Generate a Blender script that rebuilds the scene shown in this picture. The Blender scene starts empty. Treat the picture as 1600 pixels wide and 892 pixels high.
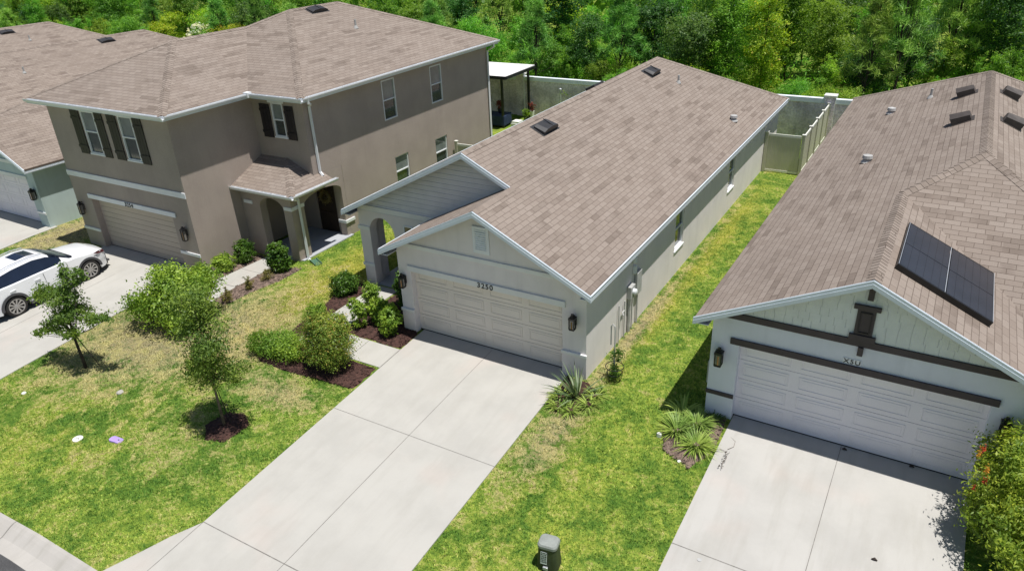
import bpy, bmesh, math, random
import numpy as np
from mathutils import Vector, Matrix
random.seed(7); RNG = np.random.default_rng(11)
scene = bpy.context.scene
COL = scene.collection

# ------------------------------------------------------------ camera
CAM = Vector((12.3709, -14.7384, 11.0633)); FPX = 1140.7
yaw, pitch, roll = 0.54671, -0.46880, -0.04429
fw0 = Vector((-math.sin(yaw), math.cos(yaw), 0)); rt0 = Vector((math.cos(yaw), math.sin(yaw), 0))
FW = fw0*math.cos(pitch) + Vector((0, 0, 1))*math.sin(pitch)
up0 = rt0.cross(FW)
RT = rt0*math.cos(roll) + up0*math.sin(roll); UP = -rt0*math.sin(roll) + up0*math.cos(roll)
cd = bpy.data.cameras.new('camera'); cam = bpy.data.objects.new('camera', cd); COL.objects.link(cam)
cd.sensor_width = 36; cd.lens = FPX/1600*36; cd.clip_end = 3000; cd.clip_start = .1
M3 = Matrix((RT, UP, -FW)).transposed(); cam.matrix_world = Matrix.Translation(CAM) @ M3.to_4x4()
scene.camera = cam

# ------------------------------------------------------------ light
SUNV = Vector((.252, -.024, 1)).normalized()
w = bpy.data.worlds.new('World'); scene.world = w; w.use_nodes = True
nt = w.node_tree; sk = nt.nodes.new('ShaderNodeTexSky'); sk.sky_type = 'NISHITA'; sk.sun_disc = False
sk.sun_elevation = math.asin(SUNV.z); sk.sun_rotation = math.atan2(SUNV.x, SUNV.y); sk.air_density = 1; sk.dust_density = .6; sk.ozone_density = 1.2
bg = nt.nodes['Background']; nt.links.new(sk.outputs[0], bg.inputs[0]); bg.inputs[1].default_value = .066
sl = bpy.data.lights.new('sun', 'SUN'); sl.energy = 5.0; sl.angle = math.radians(.55); sl.color = (1, .965, .915)
so = bpy.data.objects.new('sun', sl); COL.objects.link(so); so.location = (20, 0, 60)
so.rotation_euler = SUNV.to_track_quat('Z', 'Y').to_euler()
scene.view_settings.view_transform = 'Standard'; scene.view_settings.look = 'None'
scene.view_settings.exposure = .17; scene.view_settings.gamma = 1
scene.render.engine = 'CYCLES'
scene.cycles.max_bounces = 6; scene.cycles.diffuse_bounces = 4; scene.cycles.transparent_max_bounces = 6

# ------------------------------------------------------------ materials
class NT:
    def __init__(s, m): s.t = m.node_tree; s.n = s.t.nodes; s.l = s.t.links
    def node(s, ty, **k):
        n = s.n.new(ty)
        for a, b in k.items(): setattr(n, a, b)
        return n
    def link(s, a, b): s.l.new(a, b)
    def math(s, op, a, b=None, c=None, clamp=False):
        n = s.n.new('ShaderNodeMath'); n.operation = op; n.use_clamp = clamp
        for i, v in enumerate((a, b, c)):
            if v is None: continue
            if isinstance(v, (int, float)): n.inputs[i].default_value = v
            else: s.link(v, n.inputs[i])
        return n.outputs[0]
    def mix(s, f, a, b, mode='MIX'):
        n = s.n.new('ShaderNodeMix'); n.data_type = 'RGBA'; n.blend_type = mode
        for i, v in ((0, f), (6, a), (7, b)):
            if isinstance(v, (int, float)): n.inputs[i].default_value = v
            elif isinstance(v, tuple): n.inputs[i].default_value = (*v, 1)
            else: s.link(v, n.inputs[i])
        return n.outputs[2]
    def noise(s, vec, scale, detail=4, rough=.55, dist=0):
        n = s.n.new('ShaderNodeTexNoise'); n.inputs['Scale'].default_value = scale; n.inputs['Detail'].default_value = detail
        n.inputs['Roughness'].default_value = rough; n.inputs['Distortion'].default_value = dist
        if vec is not None: s.link(vec, n.inputs['Vector'])
        return n.outputs['Fac']
    def ramp(s, f, lo, hi):
        n = s.n.new('ShaderNodeMapRange'); n.interpolation_type = 'SMOOTHSTEP'
        n.inputs[1].default_value = lo; n.inputs[2].default_value = hi; s.link(f, n.inputs[0]); return n.outputs[0]

def newmat(name):
    m = bpy.data.materials.new(name); m.use_nodes = True
    return m, NT(m), m.node_tree.nodes['Principled BSDF']

def mul(c, k): return tuple(min(1, x*k) for x in c)

def pmat(name, col, rough=.8, var=.12, scale=1.5, fine=0, fscale=60, bump=0, bscale=120, bdist=.01, metal=0, spec=.4, streak=0, coat=0):
    m, N, B = newmat(name)
    geo = N.node('ShaderNodeNewGeometry')
    f = N.ramp(N.noise(geo.outputs['Position'], scale, 5), .3, .7)
    c = N.mix(f, mul(col, 1-var), mul(col, 1+var))
    if fine: c = N.mix(N.ramp(N.noise(geo.outputs['Position'], fscale, 2), .3, .7), c, N.mix(1., c, (1-fine,)*3, 'MULTIPLY'))
    if streak:
        mp = N.node('ShaderNodeMapping'); mp.inputs['Scale'].default_value = (3, 3, .25); N.link(geo.outputs['Position'], mp.inputs[0])
        c = N.mix(N.ramp(N.noise(mp.outputs[0], 1.2, 5), .48, .8), c, N.mix(1., c, (1-streak,)*3, 'MULTIPLY'))
    N.link(c, B.inputs['Base Color']); B.inputs['Roughness'].default_value = rough; B.inputs['Metallic'].default_value = metal
    B.inputs['Specular IOR Level'].default_value = spec; B.inputs['Coat Weight'].default_value = coat
    if bump:
        b = N.node('ShaderNodeBump'); b.inputs['Strength'].default_value = bump; b.inputs['Distance'].default_value = bdist
        N.link(N.noise(geo.outputs['Position'], bscale, 3, .6), b.inputs['Height']); N.link(b.outputs[0], B.inputs['Normal'])
    return m

def glassmat(name, col, rough=.06, blind=False):
    m, N, B = newmat(name)
    geo = N.node('ShaderNodeNewGeometry')
    c = N.mix(N.ramp(N.noise(geo.outputs['Position'], 1.3, 3), .3, .7), mul(col, .75), mul(col, 1.25))
    if blind:
        wv = N.node('ShaderNodeTexWave'); wv.bands_direction = 'Z'; wv.inputs['Scale'].default_value = 7; N.link(geo.outputs['Position'], wv.inputs[0])
        c = N.mix(N.math('MULTIPLY', wv.outputs['Fac'], .35), c, mul(col, .55))
    N.link(c, B.inputs['Base Color']); B.inputs['Roughness'].default_value = rough; B.inputs['Specular IOR Level'].default_value = .9; B.inputs['IOR'].default_value = 1.6
    return m

def shingle(name, ca, cb, cc, bw=.33, rh=.145):
    m, N, B = newmat(name)
    uv = N.node('ShaderNodeUVMap'); geo = N.node('ShaderNodeNewGeometry')
    nz = N.noise(geo.outputs['Position'], 9, 2)
    off = N.node('ShaderNodeVectorMath', operation='MULTIPLY_ADD')
    nzc = N.node('ShaderNodeTexNoise'); nzc.inputs['Scale'].default_value = 5; N.link(uv.outputs[0], nzc.inputs[0])
    N.link(nzc.outputs['Color'], off.inputs[0]); off.inputs[1].default_value = (.012, .008, 0); N.link(uv.outputs[0], off.inputs[2])
    def brick(bw, rh, o, mort, c1, c2, bias=0, freq=2):
        b = N.node('ShaderNodeTexBrick'); b.offset = o; b.offset_frequency = freq
        b.inputs['Scale'].default_value = 1; b.inputs['Brick Width'].default_value = bw; b.inputs['Row Height'].default_value = rh
        b.inputs['Mortar Size'].default_value = mort; b.inputs['Mortar Smooth'].default_value = .3; b.inputs['Bias'].default_value = bias
        b.inputs['Color1'].default_value = (*c1, 1); b.inputs['Color2'].default_value = (*c2, 1); b.inputs['Mortar'].default_value = (0, 0, 0, 1)
        N.link(off.outputs[0], b.inputs['Vector']); return b
    b1 = brick(bw, rh, .5, .007, (0, 0, 0), (1, 1, 1))
    b2 = brick(bw*2.6, rh, .37, 0, (0, 0, 0), (1, 1, 1), 0, 3)
    c = N.mix(b1.outputs['Color'], ca, cb)
    dk = N.ramp(b2.outputs['Color'], .62, .95)
    dk = N.math('MULTIPLY', dk, N.ramp(N.noise(geo.outputs['Position'], 1.1, 3), .3, .62))
    c = N.mix(N.math('MULTIPLY', dk, .75), c, cc)
    c = N.mix(N.math('MULTIPLY', N.ramp(N.noise(geo.outputs['Position'], .35, 4), .35, .7), .35), c, N.mix(1., c, (.86, .86, .87), 'MULTIPLY'))
    c = N.mix(N.ramp(N.noise(geo.outputs['Position'], 160, 2), .35, .65), N.mix(1., c, (.86, .86, .86), 'MULTIPLY'), N.mix(1., c, (1.1, 1.1, 1.1), 'MULTIPLY'))
    gap = N.mix(1., c, (.58, .55, .53), 'MULTIPLY')
    c = N.mix(b1.outputs['Fac'], c, gap)
    N.link(c, B.inputs['Base Color']); B.inputs['Roughness'].default_value = .92; B.inputs['Specular IOR Level'].default_value = .25
    # each course laps the one below: a saw-tooth height
    sp = N.node('ShaderNodeSeparateXYZ'); N.link(off.outputs[0], sp.inputs[0])
    saw = N.math('FRACT', N.math('DIVIDE', sp.outputs[1], rh))
    h = N.math('SUBTRACT', N.math('MULTIPLY', saw, -1.), N.math('MULTIPLY', b1.outputs['Fac'], .6))
    h = N.math('ADD', h, N.math('MULTIPLY', nz, .3))
    b = N.node('ShaderNodeBump'); b.inputs['Strength'].default_value = .55; b.inputs['Distance'].default_value = .012
    N.link(h, b.inputs['Height']); N.link(b.outputs[0], B.inputs['Normal'])
    return m

def grass_color(N):
    geo = N.node('ShaderNodeNewGeometry'); P = geo.outputs['Position']
    sp = N.node('ShaderNodeSeparateXYZ'); N.link(P, sp.inputs[0]); X, Y = sp.outputs[0], sp.outputs[1]
    def blob(cx, cy, sx, sy, wt):
        a = N.math('POWER', N.math('DIVIDE', N.math('SUBTRACT', X, cx), sx), 2); b = N.math('POWER', N.math('DIVIDE', N.math('SUBTRACT', Y, cy), sy), 2)
        return N.math('MULTIPLY', N.math('EXPONENT', N.math('MULTIPLY', N.math('ADD', a, b), -1.)), wt)
    def add(*v):
        r = v[0]
        for q in v[1:]: r = N.math('ADD', r, q)
        return r
    dry = add(blob(-8.8, -3.4, 2.8, 3.0, .25), blob(-5.2, -2.8, 3, 2.2, .13), blob(5.75, -2.2, .7, 2.0, .20), blob(-5.5, -.5, 2.2, 3., .10), blob(5.85, 3, .28, 3, .22), blob(5.8, 10, .2, 9, .10), blob(-19.2, .8, 1.3, 2.5, .4), blob(-2.5, -6.6, 2.2, 1.4, .08), blob(-1.6, -4.0, 1.5, .6, .16), blob(-11, 16, 4, 9, -.3), blob(7.2, -3, 1.2, 2.5, -.04))
    yel = add(blob(-5.0, 1.8, 1.4, 6, .34), blob(6.1, 8, .45, 12, .22), blob(-8, -7.6, 3.5, 2., .10), blob(6.9, 13, 1.5, 4, .08), blob(7.3, -5, 1.6, 4, .05), blob(-19, 1, 3, 3, .12))
    n1 = N.noise(P, .75, 5, .6, .4); n2 = N.noise(P, 2.6, 5, .7, .8); n3 = N.noise(P, 11, 4, .65, .5); n4 = N.noise(P, 70, 2, .6)
    c = N.mix(N.ramp(add(N.math('MULTIPLY', n1, .5), N.math('MULTIPLY', n2, .5)), .40, .58), (.130, .250, .042), (.335, .450, .080))
    c = N.mix(N.ramp(n3, .36, .64), N.mix(1., c, (.66, .78, .75), 'MULTIPLY'), N.mix(1., c, (1.28, 1.2, 1.1), 'MULTIPLY'))
    yf = N.ramp(add(yel, N.math('MULTIPLY', N.math('ADD', n1, n2), .5)), .52, .86)
    c = N.mix(N.math('MULTIPLY', yf, .8), c, N.mix(N.ramp(n3, .35, .65), (.38, .40, .06), (.60, .54, .12)))
    df = N.ramp(add(N.math('MULTIPLY', dry, .72), N.math('MULTIPLY', n1, .20), N.math('MULTIPLY', n2, .56), N.math('MULTIPLY', n3, .40)), .60, .74)
    c = N.mix(N.math('MULTIPLY', df, .78), c, N.mix(N.ramp(n2, .35, .65), (.46, .37, .28), (.56, .50, .27)))
    return c, n3, n4, P

def mat_soil():
    m, N, B = newmat('lawn'); c, n3, n4, P = grass_color(N)
    c = N.mix(1., c, (.70, .66, .60), 'MULTIPLY')
    N.link(c, B.inputs['Base Color']); B.inputs['Roughness'].default_value = .95; B.inputs['Specular IOR Level'].default_value = .1
    b = N.node('ShaderNodeBump'); b.inputs['Strength'].default_value = .6; b.inputs['Distance'].default_value = .05
    N.link(N.math('ADD', n3, n4), b.inputs['Height']); N.link(b.outputs[0], B.inputs['Normal'])
    return m

def mat_blade():
    m, N, B = newmat('grass_blades'); c, n3, n4, P = grass_color(N)
    geo = N.node('ShaderNodeNewGeometry'); r = geo.outputs['Random Per Island']
    c = N.mix(r, N.mix(1., c, (.52, .62, .55), 'MULTIPLY'), N.mix(1., c, (1.65, 1.55, 1.5), 'MULTIPLY'))
    N.link(c, B.inputs['Base Color']); B.inputs['Roughness'].default_value = .6; B.inputs['Specular IOR Level'].default_value = .2
    tr = N.node('ShaderNodeBsdfTranslucent'); N.link(c, tr.inputs[0]); mx = N.node('ShaderNodeMixShader'); mx.inputs[0].default_value = .18
    N.link(B.outputs[0], mx.inputs[1]); N.link(tr.outputs[0], mx.inputs[2]); N.link(mx.outputs[0], N.n['Material Output'].inputs[0])
    return m

def leafmat(name, ca, cb, cc=None, pc=0, trans=.38, rough=.5, objvar=0.):
    """per-leaf random tone between ca and cb, a share pc of leaves in cc"""
    m, N, B = newmat(name); geo = N.node('ShaderNodeNewGeometry'); r = geo.outputs['Random Per Island']
    c = N.mix(r, ca, cb)
    c = N.mix(N.ramp(N.noise(geo.outputs['Position'], 1.1, 2), .35, .65), N.mix(1., c, (.72, .80, .75), 'MULTIPLY'), N.mix(1., c, (1.25, 1.15, 1.), 'MULTIPLY'))
    if cc: c = N.mix(N.math('GREATER_THAN', N.math('FRACT', N.math('MULTIPLY', r, 37.3)), 1-pc), c, cc)
    if objvar:
        oi = N.node('ShaderNodeObjectInfo'); hs = N.node('ShaderNodeHueSaturation')
        N.link(N.math('MULTIPLY_ADD', oi.outputs['Random'], .06, .47), hs.inputs['Hue'])
        N.link(N.math('MULTIPLY_ADD', N.math('FRACT', N.math('MULTIPLY', oi.outputs['Random'], 13.7)), objvar, 1-objvar*.5), hs.inputs['Value']); N.link(c, hs.inputs['Color']); c = hs.outputs[0]
    N.link(c, B.inputs['Base Color']); B.inputs['Roughness'].default_value = rough; B.inputs['Specular IOR Level'].default_value = .35
    tr = N.node('ShaderNodeBsdfTranslucent'); N.link(N.mix(1., c, (1.15, 1.2, .7), 'MULTIPLY'), tr.inputs[0]); mx = N.node('ShaderNodeMixShader'); mx.inputs[0].default_value = trans
    N.link(B.outputs[0], mx.inputs[1]); N.link(tr.outputs[0], mx.inputs[2]); N.link(mx.outputs[0], N.n['Material Output'].inputs[0])
    return m

def concrete(name, col, stain=.25, broom=True):
    m, N, B = newmat(name); geo = N.node('ShaderNodeNewGeometry'); P = geo.outputs['Position']
    mp = N.node('ShaderNodeMapping'); mp.inputs['Scale'].default_value = (2.2, .35, 1); N.link(P, mp.inputs[0])
    c = N.mix(N.ramp(N.noise(P, .9, 6, .6), .35, .7), mul(col, 1.03), mul(col, .93))
    c = N.mix(N.math('MULTIPLY', N.ramp(N.noise(mp.outputs[0], 1.3, 6, .62), .44, .72), stain), c, (.33, .315, .28))
    c = N.mix(N.math('MULTIPLY', N.ramp(N.noise(P, .55, 2), .55, .75), .10), c, (.62, .40, .33))
    c = N.mix(N.math('MULTIPLY', N.ramp(N.noise(P, 9, 6, .7), .62, .8), .25), c, (.36, .34, .31))
    c = N.mix(N.math('MULTIPLY', N.ramp(N.noise(P, 120, 2), .4, .7), .10), c, mul(col, .6))
    N.link(c, B.inputs['Base Color']); B.inputs['Roughness'].default_value = .85; B.inputs['Specular IOR Level'].default_value = .25
    b = N.node('ShaderNodeBump'); b.inputs['Strength'].default_value = .25; b.inputs['Distance'].default_value = .006
    N.link(N.noise(P, 90, 3), b.inputs['Height']); N.link(b.outputs[0], B.inputs['Normal'])
    return m

M = {}
M['roof'] = shingle('asphalt_shingle', (.236, .193, .163), (.276, .231, .198), (.160, .127, .105), .345, .155)
M['roof_ll'] = shingle('asphalt_shingle_worn', (.240, .196, .164), (.285, .238, .202), (.158, .124, .104), .345, .155)
M['cap'] = shingle('ridge_shingle', (.225, .184, .155), (.285, .238, .204), (.165, .132, .11), .6, .14)
M['stucco_c'] = pmat('greige_stucco', (.735, .69, .675), .9, .04, 1.2, 0, 60, .5, 90, .006, streak=.08)
M['stucco_l'] = pmat('taupe_stucco', (.385, .325, .282), .9, .06, .9, .08, 30, .6, 80, .008, streak=.05)
M['stucco_r'] = pmat('pale_blue_stucco', (.69, .715, .785), .9, .03, 1.2, 0, 60, .7, 70, .008, streak=.08)
M['stucco_ll'] = pmat('sage_stucco', (.46, .56, .55), .9, .04, 1.2, 0, 60, .5, 80, .006, streak=.1)
M['white'] = pmat('white_trim_paint', (.74, .76, .78), .45, .03, 2, spec=.5)
M['white_c'] = pmat('soft_white_trim', (.74, .74, .72), .7, .03, 2, bump=.3)
M['fascia'] = pmat('aluminium_fascia', (.66, .72, .78), .35, .03, 3, spec=.5)
M['siding_r'] = pmat('pale_shake_siding', (.70, .73, .72), .75, .04, 3)
M['siding_c'] = pmat('grey_lap_siding', (.60, .61, .64), .75, .04, 3)
M['door_c'] = pmat('beige_garage_paint', (.76, .695, .62), .6, .03, 1, .04, 40)
M['door_r'] = pmat('white_garage_paint', (.82, .79, .83), .6, .03, 1, .04, 40)
M['door_l'] = pmat('tan_garage_paint', (.50, .43, .355), .6, .03, 1, .04, 40)
M['brown'] = pmat('dark_brown_paint', (.060, .047, .050), .6, .1, 4)
M['shutter'] = pmat('espresso_shutter_paint', (.020, .016, .018), .5, .15, 4)
M['black'] = pmat('black_metal', (.012, .012, .013), .4, .1, 5, spec=.5)
M['rubber'] = pmat('tyre_rubber', (.028, .026, .025), .85, .2, 8)
M['glass'] = glassmat('window_glass', (.035, .05, .045))
M['glass_up'] = glassmat('blind_behind_glass', (.21, .24, .23), .08, True)
M['glass_dk'] = glassmat('tinted_glass', (.008, .012, .025), .04)
M['lampglass'] = glassmat('lantern_glass', (.22, .205, .185), .1)
M['pvc'] = pmat('tan_vinyl', (.50, .48, .38), .5, .04, 2, streak=.08)
M['pvc_w'] = pmat('pale_vinyl', (.72, .71, .66), .45, .03, 2)
M['wallgray'] = pmat('cast_wall_panel', (.84, .72, .84), .95, .22, 1.4, .25, 9, 1.0, 14, .04, streak=.25)
M['wallcap'] = pmat('painted_wall_cap', (.72, .77, .83), .7, .05, 2)
M['concrete'] = concrete('driveway_concrete', (.425, .413, .380), .26)
M['concrete_r'] = concrete('stained_driveway_concrete', (.43, .418, .392), .42)
M['concrete_d'] = concrete('porch_concrete', (.40, .42, .45))
M['joint'] = pmat('joint_grey', (.19, .18, .165), .95, .2, 6)  # dark grey colour of the drive and kerb joints
M['asphalt'] = pmat('asphalt', (.09, .09, .092), .9, .2, 2, .4, 60, .6, 120, .01)
M['mulch'] = pmat('bark_mulch', (.075, .036, .028), .95, .4, 9, .5, 38, .6, 60, .012)
M['mulch_old'] = pmat('faded_mulch', (.21, .15, .12), .95, .35, 7, .5, 30, .6, 60, .012)
M['bark'] = pmat('tree_bark', (.17, .13, .10), .9, .3, 8, .3, 40, .8, 30, .02)
M['bark_d'] = pmat('dark_bark', (.055, .042, .034), .9, .3, 8, .3, 40, .8, 30, .02)
M['panel'] = glassmat('solar_cells', (.014, .015, .021), .34)
M['alu'] = pmat('aluminium', (.55, .57, .6), .35, .05, 5, metal=.6)
M['dkalu'] = pmat('dark_vent_plastic', (.035, .035, .038), .5, .15, 5, .1, 30)
M['ventbr'] = pmat('brown_vent_metal', (.065, .055, .050), .55, .15, 5)
M['pipe'] = pmat('grey_pipe', (.40, .40, .39), .6, .12, 5)
M['green_box'] = pmat('utility_box_green', (.045, .060, .028), .6, .2, 3, .2, 30)
M['green_lid'] = pmat('utility_box_lid', (.26, .28, .26), .6, .1, 4, .1, 30)
M['plate'] = pmat('pale_label_plate', (.50, .55, .52), .5, .1, 8)
M['carpaint'] = pmat('white_car_paint', (.80, .81, .83), .18, .01, 1, spec=.6, coat=1)
M['cladding'] = pmat('grey_cladding', (.07, .07, .075), .7, .1, 5)
M['rim'] = pmat('alloy_rim', (.42, .41, .40), .3, .05, 8, metal=.7)
M['redlamp'] = glassmat('dark_lamp_lens', (.10, .015, .02), .08)
M['purple'] = pmat('lilac_plastic', (.42, .30, .68), .6, .1, 8, .1, 30)
M['offwhite'] = pmat('offwhite_plastic', (.75, .75, .70), .6, .05, 8)
M['splash'] = pmat('green_splash_plastic', (.07, .15, .10), .6, .1, 6)
M['stone'] = pmat('pale_stone', (.42, .40, .36), .9, .15, 6)
M['frontdoor'] = pmat('dark_door_paint', (.045, .030, .022), .5, .2, 4)
M['wreath'] = leafmat('dried_wreath', (.30, .20, .09), (.50, .37, .18))
M['bluecloth'] = pmat('navy_cover', (.02, .035, .085), .8, .3, 4)
M['pot'] = pmat('dark_pot', (.02, .02, .035), .5, .2, 5)
M['pergola'] = pmat('white_panel_roof', (.74, .72, .70), .6, .06, 2)
M['copper'] = pmat('brass', (.35, .2, .08), .4, .1, 5, metal=.8)
M['lawn'] = mat_soil(); M['blade'] = mat_blade()
M['leaf_oak'] = leafmat('oak_leaves', (0.095, 0.169, 0.038), (0.247, 0.370, 0.077), trans=.48)
M['leaf_elm'] = leafmat('elm_leaves', (0.103, 0.184, 0.041), (0.295, 0.406, 0.083), trans=.48)
M['leaf_lig'] = leafmat('bright_shrub_leaves', (0.131, 0.249, 0.030), (0.355, 0.499, 0.068))
M['leaf_bush'] = leafmat('copper_tipped_leaves', (0.15, 0.24, 0.034), (0.34, 0.43, 0.075), (0.46, 0.36, 0.09), .13)
M['leaf_hedge'] = leafmat('hedge_leaves', (0.126, 0.248, 0.030), (0.321, 0.482, 0.067))
M['leaf_dark'] = leafmat('glossy_dark_leaves', (0.044, 0.112, 0.019), (0.125, 0.237, 0.037), rough=.35)
M['leaf_strap'] = leafmat('strap_leaves', (0.154, 0.264, 0.039), (0.396, 0.506, 0.132), trans=.2)
M['leaf_flax'] = leafmat('flax_leaves', (0.066, 0.120, 0.048), (0.264, 0.324, 0.180), trans=.15, rough=.4)
M['leaf_dry'] = leafmat('dry_shrub_leaves', (.16, .17, .05), (.30, .27, .10))
M['leaf_bottle'] = leafmat('bottlebrush_leaves', (0.166, 0.277, 0.036), (0.442, 0.529, 0.072), trans=.48)
M['flower_red'] = pmat('red_flower', (.55, .05, .02), .7, .2, 20)
M['flower_org'] = pmat('orange_flower', (.75, .32, .04), .7, .2, 20)
M['flower_w'] = leafmat('white_blossom', (.62, .65, .45), (.85, .85, .75))
M['flower_p'] = leafmat('red_potted_leaves', (.16, .03, .03), (.30, .09, .07))
M['w_mid'] = leafmat('woods_leaves_mid', (0.112, 0.282, 0.035), (0.284, 0.515, 0.070), objvar=.6, trans=.5)
M['w_dark'] = leafmat('woods_leaves_dark', (0.036, 0.106, 0.029), (0.138, 0.263, 0.062), objvar=.4, trans=.5)
M['w_yel'] = leafmat('woods_leaves_yellow', (0.194, 0.340, 0.022), (0.505, 0.646, 0.053), (0.713, 0.579, 0.060), .05, objvar=.3, trans=.5)
M['w_lite'] = leafmat('woods_leaves_light', (0.168, 0.368, 0.038), (0.413, 0.636, 0.100), objvar=.4, trans=.5)
M['w_pine'] = leafmat('pine_needles', (0.107, 0.278, 0.045), (0.332, 0.576, 0.112), objvar=.4, trans=.15)

# ------------------------------------------------------------ mesh helpers
class MB:
    def __init__(s, O=(0, 0, 0), U=(1, 0, 0), Nn=(0, 1, 0), W=(0, 0, 1)):
        s.v = []; s.f = []; s.uv = []; s.O = Vector(O); s.U = Vector(U); s.N = Vector(Nn); s.W = Vector(W); s.has_uv = False
    def P(s, p): return s.O + s.U*p[0] + s.N*p[1] + s.W*p[2]
    def vert(s, p): s.v.append(tuple(s.P(p))); return len(s.v)-1
    def poly(s, pts, uv=None):
        s.f.append([s.vert(p) for p in pts]); s.uv.append(uv)
        if uv: s.has_uv = True
    def box(s, x0, x1, y0, y1, z0, z1):
        i = [s.vert(p) for p in ((x0, y0, z0), (x1, y0, z0), (x1, y1, z0), (x0, y1, z0), (x0, y0, z1), (x1, y0, z1), (x1, y1, z1), (x0, y1, z1))]
        for q in ((0, 3, 2, 1), (4, 5, 6, 7), (0, 1, 5, 4), (1, 2, 6, 5), (2, 3, 7, 6), (3, 0, 4, 7)): s.f.append([i[k] for k in q]); s.uv.append(None)
    def prism(s, pts, d):
        """closed polygon pts (3d) extruded by vector d"""
        n = len(pts); a = [s.vert(p) for p in pts]; b = [s.vert((p[0]+d[0], p[1]+d[1], p[2]+d[2])) for p in pts]
        s.f.append(a[::-1]); s.f.append(b); s.uv += [None, None]
        for k in range(n): s.f.append([a[k], a[(k+1) % n], b[(k+1) % n], b[k]]); s.uv.append(None)
    def tube(s, path, r, n=8, cap=True):
        path = [s.P(p) for p in path]; rs = r if isinstance(r, (list, tuple)) else [r]*len(path); rings = []
        t0 = None
        for k, p in enumerate(path):
            t = (path[min(k+1, len(path)-1)]-path[max(k-1, 0)]).normalized()
            if t0 is None:
                a = t.cross(Vector((0, 0, 1)) if abs(t.z) < .9 else Vector((1, 0, 0))).normalized()
            else: a = (a - t*a.dot(t)).normalized()
            t0 = t; b = t.cross(a)
            ring = []
            for j in range(n):
                q = p + (a*math.cos(2*math.pi*j/n) + b*math.sin(2*math.pi*j/n))*rs[k]; s.v.append(tuple(q)); ring.append(len(s.v)-1)
            rings.append(ring)
        for k in range(len(rings)-1):
            for j in range(n): s.f.append([rings[k][j], rings[k][(j+1) % n], rings[k+1][(j+1) % n], rings[k+1][j]]); s.uv.append(None)
        if cap: s.f += [rings[0][::-1], rings[-1]]; s.uv += [None, None]
    def disc(s, c, ax, r0, r1, n=24, depth=.02):
        pass
    def build(s, name, mat, parent=None, smooth=False, bevel=0, recalc=True):
        me = bpy.data.meshes.new(name); me.from_pydata(s.v, [], s.f)
        if s.has_uv:
            l = me.uv_layers.new(name='UVMap')
            k = 0
            for fi, f in enumerate(s.f):
                u = s.uv[fi]
                for j in range(len(f)):
                    if u: l.data[k].uv = u[j]
                    k += 1
        if recalc:
            bm = bmesh.new(); bm.from_mesh(me); bmesh.ops.recalc_face_normals(bm, faces=bm.faces); bm.to_mesh(me); bm.free()
        me.materials.append(mat)
        if smooth: me.polygons.foreach_set('use_smooth', [True]*len(me.polygons))
        o = bpy.data.objects.new(name, me); COL.objects.link(o)
        if parent: o.parent = parent
        if bevel:
            b = o.modifiers.new('bevel', 'BEVEL'); b.width = bevel; b.segments = 2; b.limit_method = 'ANGLE'; b.angle_limit = math.radians(40)
        return o

def tag(o, label=None, cat=None, group=None, kind=None):
    if label: o['label'] = label
    if cat: o['category'] = cat
    if group: o['group'] = group
    if kind: o['kind'] = kind
    return o
def empty(name, loc, rz=0, label=None, cat=None, group=None):
    o = bpy.data.objects.new(name, None); COL.objects.link(o); o.location = loc; o.rotation_euler = (0, 0, rz); o.empty_display_size = .3
    return tag(o, label, cat, group)
def struct(o, label, cat): return tag(o, label, cat, kind='structure')
def copy_tree(o, parent=None):
    c = o.copy(); COL.objects.link(c); c.parent = parent
    for ch in list(o.children): copy_tree(ch, c)
    return c

# ------------------------------------------------------------ terrain
def G(X, Y):
    X = np.asarray(X, float); Y = np.asarray(Y, float)
    a = -.41*np.clip((-X-3.)/5.5, 0, 1)
    return a + .068*np.clip(Y, -10.0, 0)
def Gf(x, y): return float(G(x, y))

xs = np.concatenate([[-900, -500, -300, -200, -140, -100, -80], np.arange(-60, 41, 1.), [55, 80, 120, 200, 300, 500, 900]])
ys = np.concatenate([[-400, -200, -100, -50, -30, -20, -14, -12, -10.85, -10.62], [-10.3, -9.97], np.arange(-9, 30, 1.), np.arange(32, 130, 4), [160, 220, 300, 450, 700, 1200]])
XX, YY = np.meshgrid(xs, ys); ZZ = G(XX, YY)
road = YY < -10.29; ZZ = ZZ - np.where(road, .22, 0) - np.where((YY < -9.98) & ~road, .1, 0)
ny, nx = XX.shape
me = bpy.data.meshes.new('lawn_ground')
idx = np.arange(nx*ny).reshape(ny, nx)
fc = np.stack([idx[:-1, :-1], idx[:-1, 1:], idx[1:, 1:], idx[1:, :-1]], -1).reshape(-1, 4)
me.from_pydata(np.stack([XX, YY, ZZ], -1).reshape(-1, 3).tolist(), [], fc.tolist()); me.materials.append(M['lawn'])
o = bpy.data.objects.new('ground', me); COL.objects.link(o); struct(o, 'lawn ground running under the houses, drives and woods', 'ground')

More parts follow.
